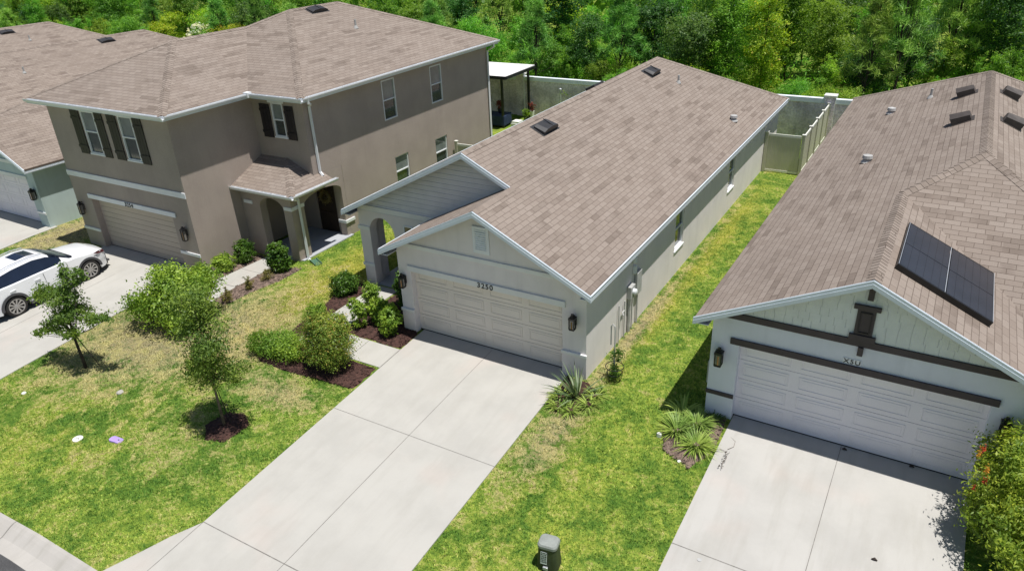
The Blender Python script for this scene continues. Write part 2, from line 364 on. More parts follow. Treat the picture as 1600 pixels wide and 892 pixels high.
# street and mountable kerb
def strip(name, mat, prof, x0=-90, x1=60, step=1.):
    """prof: list of (y, dz) swept along the street, following the ground"""
    b = MB(); xs_ = np.concatenate([[x0], np.arange(-40, 30, step), [x1]])
    rows = [[b.vert((x, y, Gf(x, max(y, -10))+dz)) for (y, dz) in prof] for x in xs_]
    for i in range(len(rows)-1):
        for j in range(len(prof)-1): b.f.append([rows[i][j], rows[i+1][j], rows[i+1][j+1], rows[i][j+1]]); b.uv.append(None)
    return b.build(name, mat)
struct(strip('street', M['asphalt'], [(-24, -.13), (-14, -.09), (-10.6, -.135)]), 'dark asphalt street at the lower left corner', 'street')
M['curb'] = concrete('kerb_concrete', (.42, .40, .37), .75)
struct(strip('kerb', M['curb'], [(-10.63, -.16), (-10.62, -.125), (-10.45, -.135), (-10.32, -.125), (-10.12, -.02), (-10.02, .02), (-9.95, .02), (-9.94, -.05)]), 'pale sloping concrete kerb and gutter along the street', 'kerb')
for x in (-30, -24.5, -19, -13.6, -8.1, -3.95, 8.2):
    b = MB(); 
    for (ya, yb, za, zb_) in ((-10.62, -10.45, -.125, -.135), (-10.45, -10.32, -.135, -.125), (-10.32, -10.12, -.125, -.02), (-10.12, -10.02, -.02, .02), (-10.02, -9.95, .02, .02)):
        g = Gf(x, -10)+.004
        b.poly([(x-.012, ya, g+za), (x+.012, ya, g+za), (x+.012, yb, g+zb_), (x-.012, yb, g+zb_)])
    struct(b.build('kerb_joint', M['joint']), 'thin dark joint line across the pale kerb', 'kerb joint')

def slab(name, mat, pts, dz=.03, parent=None, n=6):
    """flat-ish concrete slab following the ground: pts quad (4 corners), subdivided"""
    b = MB(); p = [Vector((q[0], q[1])) for q in pts]; grid = []
    for i in range(n+1):
        row = []
        for j in range(n+1):
            a = p[0].lerp(p[1], j/n); c = p[3].lerp(p[2], j/n); q = a.lerp(c, i/n); row.append((q.x, q.y, Gf(q.x, q.y)+dz))
        grid.append(row)
    for i in range(n):
        for j in range(n): b.poly([grid[i][j], grid[i][j+1], grid[i+1][j+1], grid[i+1][j]])
    edge = [grid[0][j] for j in range(n+1)] + [grid[i][n] for i in range(1, n+1)] + [grid[n][j] for j in range(n-1, -1, -1)] + [grid[i][0] for i in range(n-1, 0, -1)]
    for k in range(len(edge)):
        a = edge[k]; c = edge[(k+1) % len(edge)]; b.poly([a, c, (c[0], c[1], c[2]-.12), (a[0], a[1], a[2]-.12)])
    o = b.build(name, mat, parent, recalc=False); return o
def joint(x0, y0, x1, y1, dz=.034, wd=.0065, name='driveway_joint', parent=None):
    b = MB(); d = Vector((x1-x0, y1-y0)).normalized(); nrm = Vector((-d.y, d.x))*wd; n = 6
    for k in range(n):
        a = Vector((x0, y0)).lerp(Vector((x1, y1)), k/n); c = Vector((x0, y0)).lerp(Vector((x1, y1)), (k+1)/n)
        b.poly([(q.x, q.y, Gf(q.x, q.y)+dz) for q in (a-nrm, c-nrm, c+nrm, a+nrm)])
    o = b.build(name, M['joint'], parent, recalc=False)
    if not parent: struct(o, 'thin dark control joint across the concrete drive', 'joint')
    return o

# centre driveway
d = slab('driveway', M['concrete'], [(.12, -8.06), (5.04, -8.06), (5.04, .24), (.12, .24)], n=8); struct(d, 'pale concrete driveway in front of the beige garage door', 'driveway')
b = MB()
outl = [(.12, -8.06), (-.19, -8.62), (-.5, -9.35), (-.78, -9.97), (-.78, -10.1), (5.9, -10.1), (5.9, -9.97), (5.6, -9.3), (5.3, -8.65), (5.04, -8.06)]
b.poly([(x, y, Gf(x, y)+.03) for x, y in outl])
for k in range(len(outl)):
    a, c = outl[k], outl[(k+1) % len(outl)]; b.poly([(a[0], a[1], Gf(*a)+.03), (c[0], c[1], Gf(*c)+.03), (c[0], c[1], Gf(*c)-.1), (a[0], a[1], Gf(*a)-.1)])
struct(b.build('driveway_apron', M['concrete']), 'flared pale concrete apron where the middle drive meets the kerb', 'driveway')
joint(2.58, .1, 2.58, -10.05); joint(.12, -3.83, 5.04, -3.83); joint(.12, -8.05, 5.04, -8.05, wd=.010); joint(.12, -8.06, .12, -9.98, wd=.007)
# right driveway
RA = -.0094; RO = Vector((9.388, .033, 0))
def rw(x, y): c, s = math.cos(RA), math.sin(RA); return (RO.x+x*c-y*s, RO.y+x*s+y*c)
d = slab('driveway', M['concrete_r'], [rw(.02, -8.3), rw(5.0, -8.3), rw(5.0, .24), rw(.02, .24)], n=8); struct(d, 'stained pale driveway below the white garage door', 'driveway')
joint(*rw(2.47, .15), *rw(2.47, -8.3)); joint(*rw(.02, -4.13), *rw(5.0, -4.13), wd=.009)
# left driveway, its walk and the far left drive
LA = .0083; LO = Vector((-10.154, .392, 0))
def lwd(x, y): c, s = math.cos(LA), math.sin(LA); return (LO.x+x*c-y*s, LO.y+x*s+y*c)
d = slab('driveway', M['concrete'], [lwd(-6.2, -10.3), lwd(-.64, -10.3), lwd(-.64, .28), lwd(-6.2, .28)], dz=.03, n=10); struct(d, 'pale driveway under the white car', 'driveway')
joint(*lwd(-3.4, .1), *lwd(-3.4, -10)); joint(*lwd(-6.2, -3.3), *lwd(-.64, -3.3))
d = slab('driveway', M['concrete'], [(-26.2, -10), (-20.55, -10), (-20.4, .8), (-26.2, .8)], n=10); struct(d, 'pale driveway at the left edge by the blue grey garage', 'driveway')
# walks
w1 = slab('walk', M['concrete'], [(-2.2, -1.92), (.11, -1.92), (.11, -.98), (-2.2, -.98)], dz=.027); struct(w1, 'short concrete walk joining the middle drive to the arch', 'path')
w2 = slab('walk', M['concrete'], [(-3.15, -1.92), (-2.21, -1.92), (-2.21, 1.9), (-3.15, 1.9)], dz=.027); struct(w2, 'narrow concrete walk running up to the grey entry arch', 'path')
joint(-1.05, -1.92, -1.05, -.98, dz=.031); joint(-3.15, .2, -2.21, .2, dz=.031); joint(.11, -1.95, .11, -.95, dz=.033, wd=.014)
w3 = slab('walk', M['concrete'], [(-9.5, -1.6), (-8.15, -1.6), (-8.3, 2.9), (-9.2, 2.9)], dz=.03); struct(w3, 'concrete walk to the porch of the taupe house', 'path')
w4 = slab('walk', M['concrete'], [lwd(-.63, -1.99), (-9.51, -1.6), (-9.51, -.6), lwd(-.63, -.99)], dz=.028); struct(w4, 'walk between the left drive and the taupe porch', 'path')
joint(-9.45, .15, -8.2, .15); joint(-9.35, 1.35, -8.25, 1.35)

# mulch beds
def bed(name, mat, pts, label, dz=.02, n=1, hump=.05):
    c = Vector((sum(p[0] for p in pts)/len(pts), sum(p[1] for p in pts)/len(pts)))
    b = MB(); m = len(pts)
    smooth = []
    for k in range(m):
        p0, p1 = Vector(pts[k]), Vector(pts[(k+1) % m])
        for t in range(6):
            q = p0.lerp(p1, t/6); q += (q-c)*random.uniform(-.03, .03); smooth.append(q)
    rings = []
    for s_, h in ((1., -.02), (.96, dz), (.8, dz+hump*.6), (.45, dz+hump), (.05, dz+hump)):
        rings.append([b.vert((c.x+(q.x-c.x)*s_, c.y+(q.y-c.y)*s_, Gf(c.x+(q.x-c.x)*s_, c.y+(q.y-c.y)*s_)+h)) for q in smooth])
    for r_ in range(4):
        for k in range(len(smooth)): b.f.append([rings[r_][k], rings[r_][(k+1) % len(smooth)], rings[r_+1][(k+1) % len(smooth)], rings[r_+1][k]]); b.uv.append(None)
    b.f.append(rings[-1]); b.uv.append(None)
    # loose chips so the bed is not a smooth sheet
    xs_ = [p[0] for p in pts]; ys_ = [p[1] for p in pts]
    area = (max(xs_)-min(xs_))*(max(ys_)-min(ys_))
    for _ in range(int(area*170)):
        k = random.randrange(len(smooth)); t = math.sqrt(random.random())*.97; q = c + (smooth[k]-c)*t
        z = Gf(q.x, q.y)+dz+hump*(1-t*t*.6); a = random.random()*6.28; L = random.uniform(.02, .055); W_ = L*.3
        ux, uy = math.cos(a)*L, math.sin(a)*L; vx, vy = -math.sin(a)*W_, math.cos(a)*W_; tz = random.uniform(-.015, .02)
        b.poly([(q.x-ux-vx, q.y-uy-vy, z), (q.x+ux-vx, q.y+uy-vy, z+tz+.008), (q.x+ux+vx, q.y+uy+vy, z+tz+.012), (q.x-ux+vx, q.y-uy+vy, z+.006)])
    o = b.build(name, mat, recalc=False); return tag(o, label, 'mulch bed')
bed('mulch_bed', M['mulch'], [(.09, -1.97), (.09, -3.0), (-.54, -3.06), (-1.17, -3.08), (-1.74, -3.14), (-2.49, -3.18), (-3.46, -3.12), (-4.15, -2.76), (-4.1, -2.15), (-2.3, -1.97)], 'dark red brown mulch bed left of the middle drive under the big bushes')
bed('mulch_bed', M['mulch'], [(.09, -.95), (.09, -.1), (-.45, -.02), (-.45, 1.85), (-2.18, 1.9), (-2.18, -.95)], 'dark mulch bed between the garage corner and the walk')
bed('mulch_bed', M['mulch'], [(-3.2, -1.9), (-3.2, 1.85), (-3.9, 1.9), (-4.05, .8), (-3.7, -.3), (-3.75, -1.5)], 'narrow dark mulch strip along the left side of the walk')
bed('mulch_bed', M['mulch'], [(5.08, -.05), (5.08, -1.32), (5.4, -1.5), (5.92, -1.36), (6.22, -.85), (6.18, -.45), (5.7, -.12)], 'rounded mulch bed around the spiky plants at the garage corner')
bed('mulch_bed', M['mulch'], [(-1.45, -5.3), (-1.55, -6.05), (-2.1, -6.2), (-2.55, -5.8), (-2.4, -5.2), (-1.9, -5.0)], 'mulch ring at the foot of the nearer young tree', hump=.08)
bed('mulch_bed', M['mulch_old'], [(-8.25, -.9), (-7.5, -1.0), (-6.95, 1.2), (-7.0, 2.2), (-8.25, 2.25)], 'faded mulch strip right of the taupe house walk')
bed('mulch_bed', M['mulch_old'], [(-10.1, 2.6), (-10.1, -.6), (-9.5, -.55), (-9.25, 2.6)], 'faded mulch strip under the shrubs by the taupe side wall')
bed('mulch_bed', M['mulch_old'], [(9.3, .0), (8.72, -.02), (8.0, -.9), (8.3, -1.7), (9.0, -2.0), (9.37, -1.2)], 'leafy bed around the strap plants left of the right drive')

# ------------------------------------------------------------ houses
def uvs(pts, e):
    """metre uv: u along horizontal eave direction e, v up the slope"""
    e = Vector(e).normalized(); p = [Vector(q) for q in pts]
    n = (p[1]-p[0]).cross(p[2]-p[0])
    if n.length < 1e-6: n = (p[2]-p[1]).cross(p[3]-p[1])
    n.normalize(); t = n.cross(e); t = t if t.z > 0 else -t
    return [(q.dot(e)+50, q.dot(t)+50) for q in p]
def roof_shell(faces, name, mat, parent, th=.07, off=(0, 0, 0)):
    """faces: (pts, eave dir). closed shell with thickness th"""
    b = MB(O=off); key = lambda p: (round(p[0], 3), round(p[1], 3), round(p[2], 3)); edges = {}
    for pts, e in faces:
        b.poly(pts, uvs(pts, e)); b.poly([(p[0], p[1], p[2]-th) for p in pts][::-1], [(0, 0)]*len(pts))
        for k in range(len(pts)):
            a, c = key(pts[k]), key(pts[(k+1) % len(pts)]); edges[(a, c)] = edges.get((a, c), 0)+1
    for (a, c) in list(edges):
        if (c, a) in edges: continue
        b.poly([a, (a[0], a[1], a[2]-th), (c[0], c[1], c[2]-th), c], [(0, 0)]*4)
    return b.build(name, mat, parent, recalc=False)
def caps(lines, parent, off=(0, 0, 0), wd=.16, step=.15):
    """overlapping cap shingles along hips and ridges"""
    b = MB(O=off)
    for (a, c, sl, sr) in lines:
        a, c = Vector(a), Vector(c); d = (c-a); L = d.length; d.normalize(); n = max(1, int(L/step))
        sl, sr = Vector(sl).normalized(), Vector(sr).normalized()
        for k in range(n):
            p, q = a+d*(L*k/n), a+d*(min(L, L*(k+1)/n+.02)); h0, h1 = .027, .016
            up = Vector((0, 0, 1)); r = random.random()*20
            P0, Q0 = p+up*h0, q+up*h1
            for s_ in (sl, sr):
                A, B_ = P0+s_*wd-up*.010, Q0+s_*wd-up*.010
                u0 = r*.6; v0 = k*.14
                b.poly([P0, Q0, B_, A], [(u0+.3, v0+.01), (u0+.3, v0+.13), (u0+.45, v0+.13), (u0+.45, v0+.01)])
                b.poly([P0, A, A-up*.02, P0-up*.02], [(u0, v0)]*4)
            
    return b.build('ridge_cap', M['cap'], parent, recalc=False)

def gutter(b, p0, p1, outn, w=.115, h=.11):
    """open U channel from p0 to p1 (top inner edge), outn = outward unit"""
    p0, p1, o = Vector(p0), Vector(p1), Vector(outn); t = .012; up = Vector((0, 0, 1))
    prof = [(0, 0), (0, -h), (w*.75, -h), (w, -h*.35), (w, 0), (w-t, 0), (w-t, -h*.35), (w*.75-t, -h+t), (t, -h+t), (t, 0)]
    n = len(prof)
    A = [b.vert(p0+o*x+up*z) for x, z in prof]; C_ = [b.vert(p1+o*x+up*z) for x, z in prof]
    for k in range(n): b.f.append([A[k], A[(k+1) % n], C_[(k+1) % n], C_[k]]); b.uv.append(None)
    b.f += [A[::-1], C_]; b.uv += [None, None]
    L = (p1-p0).length; m = max(1, int(L/.6))
    d = (p1-p0).normalized()
    for k in range(m):
        c = p0+d*(L*(k+.5)/m); b.prism([tuple(c-d*.012-up*.006), tuple(c+d*.012-up*.006), tuple(c+d*.012+o*w-up*.006), tuple(c-d*.012+o*w-up*.006)], (0, 0, .008))

def arch_outline(u0, u1, z0, z1, openings, n=14):
    """wall outline with arched notches open at the bottom. openings: (a, b, spring, apex)"""
    pts = [(u0, z0)]
    for (a, b_, sp, ap) in openings:
        pts.append((a, z0)); pts.append((a, sp))
        for k in range(1, n):
            th = math.pi*(1-k/n); pts.append(((a+b_)/2+(b_-a)/2*math.cos(th), sp+(ap-sp)*math.sin(th)))
        pts.append((b_, sp)); pts.append((b_, z0))
    pts += [(u1, z0), (u1, z1), (u0, z1)]
    return pts

def window(parent, O, U, Nn, u0, u1, z0, z1, sill=True, sunk=.06, glass=None, label=None, header=None, t=.045, mid=None, fm='white'):
    """single hung window: frame + sill + two panes; Nn points outward"""
    b = MB(O, U, Nn); y0, y1 = -sunk-.05, -sunk+.035
    if mid is None: mid = (z0+z1)/2
    b.box(u0, u0+t, y0, y1, z0, z1); b.box(u1-t, u1, y0, y1, z0, z1); b.box(u0+t, u1-t, y0, y1, z0, z0+t); b.box(u0+t, u1-t, y0, y1, z1-t, z1)
    b.box(u0+t, u1-t, y0+.01, y1-.006, mid-t/2, mid+t/2)
    f = b.build('window', M[fm], parent)
    if label: f['label'] = label
    for (a, c, mm, yy) in ((z0+t, mid-t/2, M['glass'], -sunk-.025), (mid+t/2, z1-t, glass or M['glass_up'], -sunk-.012)):
        g = MB(O, U, Nn); g.box(u0+t, u1-t, yy-.012, yy, a, c); g.build('pane', mm, f)
    if sill:
        g = MB(O, U, Nn); g.box(u0-.05, u1+.05, -.05, .035, z0-.06, z0-.002); g.build('sill', M['white'], f, bevel=.006)
    if header:
        g = MB(O, U, Nn); g.box(u0-.10, u1+.10, .002, .06, z1+.0, z1+header); g.build('header', M['white'], f, bevel=.006)
    return f

def holed_wall(b, u0, u1, z0, z1, holes, depth=.13, thick=.2):
    """wall skin in MB frame (u, outward n, z) with rectangular recessed holes"""
    us = sorted({u0, u1, *[h[0] for h in holes], *[h[1] for h in holes]}); zs = sorted({z0, z1, *[h[2] for h in holes], *[h[3] for h in holes]})
    def inh(u, z): return any(h[0] < u < h[1] and h[2] < z < h[3] for h in holes)
    for i in range(len(us)-1):
        for j in range(len(zs)-1):
            if not inh((us[i]+us[i+1])/2, (zs[j]+zs[j+1])/2):
                b.poly([(us[i], 0, zs[j]), (us[i+1], 0, zs[j]), (us[i+1], 0, zs[j+1]), (us[i], 0, zs[j+1])])
    for h in holes:
        a, c, e, f = h[:4]; dp = h[4] if len(h) > 4 else depth
        b.poly([(a, 0, e), (a, -dp, e), (a, -dp, f), (a, 0, f)]); b.poly([(c, 0, e), (c, 0, f), (c, -dp, f), (c, -dp, e)])
        b.poly([(a, 0, e), (c, 0, e), (c, -dp, e), (a, -dp, e)]); b.poly([(a, 0, f), (a, -dp, f), (c, -dp, f), (c, 0, f)])
        b.poly([(a, -dp, e), (c, -dp, e), (c, -dp, f), (a, -dp, f)])

def garage_door(parent, x0, x1, z0, z1, y, mat, rows=4, cols=4, panels=True):
    b = MB(); H = (z1-z0)/rows; W = (x1-x0)/cols
    for r in range(rows):
        b.box(x0, x1, y, y+.045, z0+r*H+.008, z0+(r+1)*H-.006)
        if r: b.box(x0, x1, y+.012, y+.04, z0+r*H-.004, z0+r*H+.006)
    d = b.build('garage_door', mat, parent)
    if panels:
        for r in range(rows):
            g = MB()
            for c in range(cols):
                a, e = x0+c*W+.11, x0+(c+1)*W-.11; f, h = z0+r*H+.10, z0+(r+1)*H-.10; t = .026; yy = y-.012
                g.box(a, e, yy, y-.001, f, f+t); g.box(a, e, yy, y-.001, h-t, h); g.box(a, a+t, yy, y-.001, f+t, h-t); g.box(e-t, e, yy, y-.001, f+t, h-t)
                g.box(a+.065, e-.065, y-.008, y-.001, f+.065, h-.065)
            g.build('raised_panel', mat, d, bevel=.004)
    s = MB(); s.box(x0, x1, y-.012, y+.03, z0-.03, z0+.012); s.build('bottom_seal', M['black'], d)
    return d

def lantern(parent, O, U, Nn, u, z, h=.42, wd=.15):
    """black box lantern on a wall plate"""
    b = MB(O, U, Nn); w2 = wd/2
    b.box(u-.06, u+.06, 0.001, .02, z-.10, z+.14); b.box(u-.014, u+.014, .02, .12, z+h/2-.06, z+h/2-.03); b.box(u-.02, u+.02, .10, .14, z+h/2-.10, z+h/2)
    top = z+h*.30; bot = z-h*.42; c = .14
    b.box(u-w2*1.1, u+w2*1.1, c-w2*1.1, c+w2*1.1, top-.03, top+.03); b.box(u-w2*.7, u+w2*.7, c-w2*.7, c+w2*.7, top+.03, top+.07); b.box(u-w2*.4, u+w2*.4, c-w2*.4, c+w2*.4, top+.07, top+.13)
    b.box(u-w2*.9, u+w2*.9, c-w2*.9, c+w2*.9, bot-.025, bot)
    for sx in (-1, 1):
        for sy in (-1, 1): b.box(u+sx*w2*.85-.013, u+sx*w2*.85+.013, c+sy*w2*.85-.013, c+sy*w2*.85+.013, bot, top)
    o = b.build('wall_lantern', M['black'], parent)
    g = MB(O, U, Nn); g.box(u-w2*.62, u+w2*.62, c-w2*.62, c+w2*.62, bot+.01, top-.03); g.build('lantern_glass', M['lampglass'], o)
    g = MB(O, U, Nn); g.tube([(u, c+w2*.66, bot+.02), (u, c+w2*.66, top-.08)], .016, 6); g.build('bulb', M['copper'], o)
    return o

def text_mesh(name, txt, size, O, U, W, mat, parent, ext=.008, sx=1.):
    cu = bpy.data.curves.new(name, 'FONT'); cu.body = txt; cu.size = size; cu.extrude = ext; cu.offset = size*.012; cu.align_x = 'CENTER'; cu.space_character = 1.18
    to = bpy.data.objects.new(name+'_curve', cu); COL.objects.link(to); bpy.context.view_layer.update()
    dg = bpy.context.evaluated_depsgraph_get(); me = bpy.data.meshes.new_from_object(to.evaluated_get(dg)); bpy.data.objects.remove(to)
    me.materials.clear(); me.materials.append(mat); o = bpy.data.objects.new(name, me); COL.objects.link(o); o.parent = parent
    U, W = Vector(U), Vector(W); N_ = U.cross(W)
    mt = Matrix((U*sx, W, N_)).transposed().to_4x4(); mt.translation = Vector(O); o.matrix_local = mt
    return o

def rvent(parent, c, ex, ez, n, w=.5, l=.42, h=.12, mat='dkalu'):
    """slant-back roof vent. ex along eave, ez up-slope, n normal (local frame)"""
    b = MB(c, ex, ez, n); w2 = w/2
    b.box(-w2-.07, w2+.07, -l/2-.05, l/2+.1, .004, .012)
    prof = [(-w2, .01), (-w2, h*.5), (-w2*.7, h*.92), (0, h*1.12), (w2*.7, h*.92), (w2, h*.5), (w2, .01)]
    f = [b.vert((x, -l/2, z)) for x, z in prof]; k = [b.vert((x*.96, l/2, z*.62)) for x, z in prof]
    for i in range(6): b.f.append([f[i], f[i+1], k[i+1], k[i]]); b.uv.append(None)
    b.f += [f[::-1], k]; b.uv += [None, None]
    b.box(-.012, .012, -l/2, l/2*.9, h*1.0, h*1.16)
    return b.build('roof_vent', M[mat], parent, bevel=.01)
def rpipe(parent, c, hgt=.32, r=.045, cone=True, cap=False, n=(.45, 0, .9)):
    b = MB(c); b.tube([(0, 0, -.05), (0, 0, hgt)], r, 10)
    if cap: b.tube([(0, 0, hgt-.04), (0, 0, hgt+.05), (0, 0, hgt+.08)], [r*2.2, r*2.0, r*.6], 12)
    o = b.build('vent_pipe', M['pipe'], parent)
    if cone:
        g = MB(c); g.tube([(0, 0, -.02), (0, 0, .10)], [r*2.6, r*1.25], 12); g.build('flashing', M['pipe'], o)
    return o

# ================= centre house
P_ = .504; e = 2.77; xr, xl, xm, yf, yE, yB, W = 5.86, -3.88, .99, -.41, 1.55, 22.03, 4.87
zR = e+P_*W; xg, zg, xgl = 2.57, e+P_*3.29, -.72
HC = empty('house', (0, 0, 0), 0, 'middle single storey greige house numbered 3250 with beige garage door and arched entry', 'house')
fC = [([(xr, yf, e), (xr, yB, e), (xm, yB-W, zR), (xm, yE, zR), (xg, yE, zg), (xg, yf, zg)], (0, 1, 0)),
      ([(xr, yB, e), (xl, yB, e), (xm, yB-W, zR)], (1, 0, 0)),
      ([(xl, yB, e), (xl, yE, e), (xm, yE, zR), (xm, yB-W, zR)], (0, 1, 0)),
      ([(xg, yf, zg), (xg, yE, zg), (xg, 2.0, zg), (xgl, 2.0, e), (xgl, yf, e)], (0, 1, 0))]
fC[3] = ([(xg, yf, zg), (xg, 2.0, zg), (xgl, 2.0, e), (xgl, yf, e)], (0, 1, 0))
rfC = roof_shell(fC, 'roof', M['roof'], HC)
sR, sL = Vector((1, 0, -P_)), Vector((-1, 0, -P_)); sF, sB = Vector((0, -1, -P_)), Vector((0, 1, -P_))
caps([((xm, yB-W, zR), (xm, yE, zR), sL, sR), ((xg, yE, zg), (xg, yf, zg), sL, sR), ((xr, yB, e), (xm, yB-W, zR), sR+sF*.0+Vector((0, -1, 0)), sB+Vector((-1, 0, 0))), ((xl, yB, e), (xm, yB-W, zR), sL+Vector((0, -1, 0)), sB+Vector((1, 0, 0)))], rfC)
# fascia boards
b = MB()
def rake(b, a, c, d=.17, t=.03, nrm=(0, -1, 0), drip=.02):
    a, c, n_ = Vector(a), Vector(c), Vector(nrm)
    b.prism([tuple(a+Vector((0, 0, -.006))+n_*.001), tuple(c+Vector((0, 0, -.006))+n_*.001), tuple(c+Vector((0, 0, -d))+n_*.001), tuple(a+Vector((0, 0, -d))+n_*.001)], tuple(n_*t))
    b.prism([tuple(a+Vector((0, 0, .003))+n_*.001), tuple(c+Vector((0, 0, .003))+n_*.001), tuple(c+Vector((0, 0, -.004))+n_*.001), tuple(a+Vector((0, 0, -.004))+n_*.001)], tuple(n_*.012))
    b.prism([tuple(a+Vector((0, 0, -.075))+n_*(t+.001)), tuple(c+Vector((0, 0, -.075))+n_*(t+.001)), tuple(c+Vector((0, 0, -d))+n_*(t+.001)), tuple(a+Vector((0, 0, -d))+n_*(t+.001))], tuple(n_*.008))
rake(b, (xgl-.03, yf, e-.015), (xg, yf, zg)); rake(b, (xg, yf, zg), (xr+.03, yf, e-.015))
rake(b, (xl-.03, yE, e-.015), (xm, yE, zR)); rake(b, (xm, yE, zR), (xg+.1, yE, zg-.05))
b.prism([(xr+.001, yf, e-.005), (xr+.001, yB, e-.005), (xr+.001, yB, e-.17), (xr+.001, yf, e-.17)], (.028, 0, 0))
b.prism([(xr+.001, yf, e+.003), (xr+.001, yB, e+.003), (xr+.001, yB, e-.004), (xr+.001, yf, e-.004)], (.042, 0, 0))
b.prism([(xl-.001, yE, e), (xl-.001, yB, e), (xl-.001, yB, e-.17), (xl-.001, yE, e-.17)], (-.028, 0, 0))
b.prism([(xgl-.001, yf, e), (xgl-.001, 1.9, e), (xgl-.001, 1.9, e-.17), (xgl-.001, yf, e-.17)], (-.028, 0, 0))
b.prism([(xl, yB+.001, e), (xr, yB+.001, e), (xr, yB+.001, e-.17), (xl, yB+.001, e-.17)], (0, .028, 0))
b.build('fascia', M['fascia'], rfC)
b = MB()   # soffits
b.box(5.57, xr-.001, yf+.002, yB-.05, e-.165, e-.15); b.box(xl+.001, -3.59, yE+.02, yB-.05, e-.165, e-.15); b.box(xgl+.001, -.43, yf+.002, 1.9, e-.165, e-.15)
b.build('soffit', M['white'], rfC)
# walls
b = MB()
top = e-.16
def gable_z(x, x0, z0, x1, z1): return z0+(z1-z0)*(x-x0)/(x1-x0)
# garage front, thickness to the door
zl = gable_z(-.43, xgl, e, xg, zg)-.08; zr2 = gable_z(5.57, xr, e, xg, zg)-.08
b.prism([(-.43, 0, -.2), (0, 0, -.2), (0, 0, 2.12), (-.43, 0, 2.12)], (0, .25, 0)); b.prism([(4.88, 0, -.2), (5.57, 0, -.2), (5.57, 0, 2.12), (4.88, 0, 2.12)], (0, .25, 0))
b.prism([(-.43, 0, 2.12), (5.57, 0, 2.12), (5.57, 0, zr2), (xg, 0, zg-.09), (-.43, 0, zl)], (0, .25, 0))
b.poly([(-.43, .25, -.2), (-.43, 1.95, -.2), (-.43, 1.95, e), (-.43, .25, e)])
b.poly([(-.43, 2.3, -.2), (-.43, 4.2, -.2), (-.43, 4.2, e), (-.43, 2.3, e)]); b.poly([(-3.59, 4.2, -.2), (-.43, 4.2, -.2), (-.43, 4.2, 4.2), (-3.59, 4.2, 2.75)])
b.poly([(-3.59, 4.2, -.3), (-3.59, 21.7, -.3), (-3.59, 21.7, 2.75), (-3.59, 4.2, 2.75)]); b.poly([(-3.59, 21.7, -.3), (5.57, 21.7, -.3), (5.57, 21.7, 2.7), (-3.59, 21.7, 2.7)])
b.build('wall', M['stucco_c'], HC)
b = MB((5.57, 0, 0), (0, 1, 0), (1, 0, 0)); RW = [(6.86, 7.72, .92, 2.32), (13.2, 14.05, .92, 2.32)]
holed_wall(b, .25, 21.7, -.2, e-.15, RW); b.build('wall', M['stucco_c'], HC)
for k, h in enumerate(RW): window(HC, (5.57, 0, 0), (0, 1, 0), (1, 0, 0), *h, sunk=.07, glass=M['glass'], header=None)
# entry arch wall, side arch wall
b = MB((0, 1.95, 0)); ol = arch_outline(-3.59, -.43, -.2, 2.7, [(-3.16, -2.14, 1.98, 2.52)]); b.prism([(u, 0, z) for u, z in ol], (0, .35, 0))
b.build('entry_arch', M['stucco_c'], HC, bevel=.012)
b = MB((-3.59, 0, 0), (0, 1, 0), (1, 0, 0)); ol = arch_outline(2.301, 4.2, -.2, 2.7, [(2.75, 3.8, 1.98, 2.5)]); b.prism([(u, 0, z) for u, z in ol], (0, .35, 0))
b.build('side_arch', M['stucco_c'], HC, bevel=.012)
b = MB((0, 1.95, 0)); z0_ = 2.7
b.prism([(-3.59, 0, z0_), (2.3, 0, z0_), (xg+.35, 0, zg-.23), (xm, 0, zR-.085), (-3.59, 0, e+P_*.29-.085)], (0, .2, 0)); b.build('gable', M['siding_c'], HC)
g = MB((0, 1.95, 0))   # lap siding boards
z = 2.96; 
while z < zR-.12:
    xa = -3.59 if z < e+P_*.29-.08 else xm-(zR-.1-z)/P_; xb = xm+(zR-.1-z)/P_
    xb = min(xb, xg+.35)
    g.prism([(xa+.02, -.001, z), (xb-.02, -.001, z), (xb-.02, -.011, z-.0), (xa+.02, -.011, z)], (0, 0, .012)); g.prism([(xa+.02, -.001, z), (xb-.02, -.001, z), (xb-.02-.2, -.001, z+.15), (xa+.02, -.001, z+.15)], (0, -.006, 0)) if 0 else None
    z += .155
g.build('siding_lap', M['siding_c'], HC)
b = MB()
b.box(-3.62, 2.2, 1.915, 1.949, 2.74, 2.90); b.build('trim_band', M['white_c'], HC)
for (x0, x1) in ((-3.625, -3.13),):
    b = MB(); b.box(x0, x1, 1.915, 1.949, 2.02, 2.15); b.build('pier_trim', M['white_c'], HC)
    b = MB(); b.box(x0, x1, 1.92, 1.949, .70, .80); b.build('pier_trim', M['white_c'], HC)
b = MB(); b.box(-.08, 4.98, -.045, -.001, 2.05, 2.22); b.build('door_header', M['white_c'], HC, bevel=.005)
b = MB(); b.box(-.40, 5.54, -.04, -.001, 2.80, 2.92); b.build('trim_band', M['white_c'], HC, bevel=.005)
for (x0, x1) in ((-.45, 0.0), (4.88, 5.59)):
    b = MB(); b.box(x0, x1, -.035, -.001, -.15, .68); b.build('wainscot', M['stucco_c'], HC, bevel=.01)
    b = MB(); b.box(x0-.02, x1+.01, -.06, -.001, .685, .77); b.build('wainscot_cap', M['white_c'], HC, bevel=.01)
b = MB(); b.box(2.26, 2.77, -.035, -.001, 3.08, 3.85); vt = b.build('gable_vent', M['white'], HC, bevel=.008)
b = MB(); b.box(2.34, 2.69, -.042, -.036, 3.17, 3.76)
for k in range(9): b.prism([(2.35, -.042, 3.19+k*.062), (2.68, -.042, 3.19+k*.062), (2.68, -.062, 3.19+k*.062), (2.35, -.062, 3.19+k*.062)], (0, 0, .012))
b.build('louvre', M['white'], vt)
garage_door(HC, 0, 4.88, .035, 2.14, .20, M['door_c'])
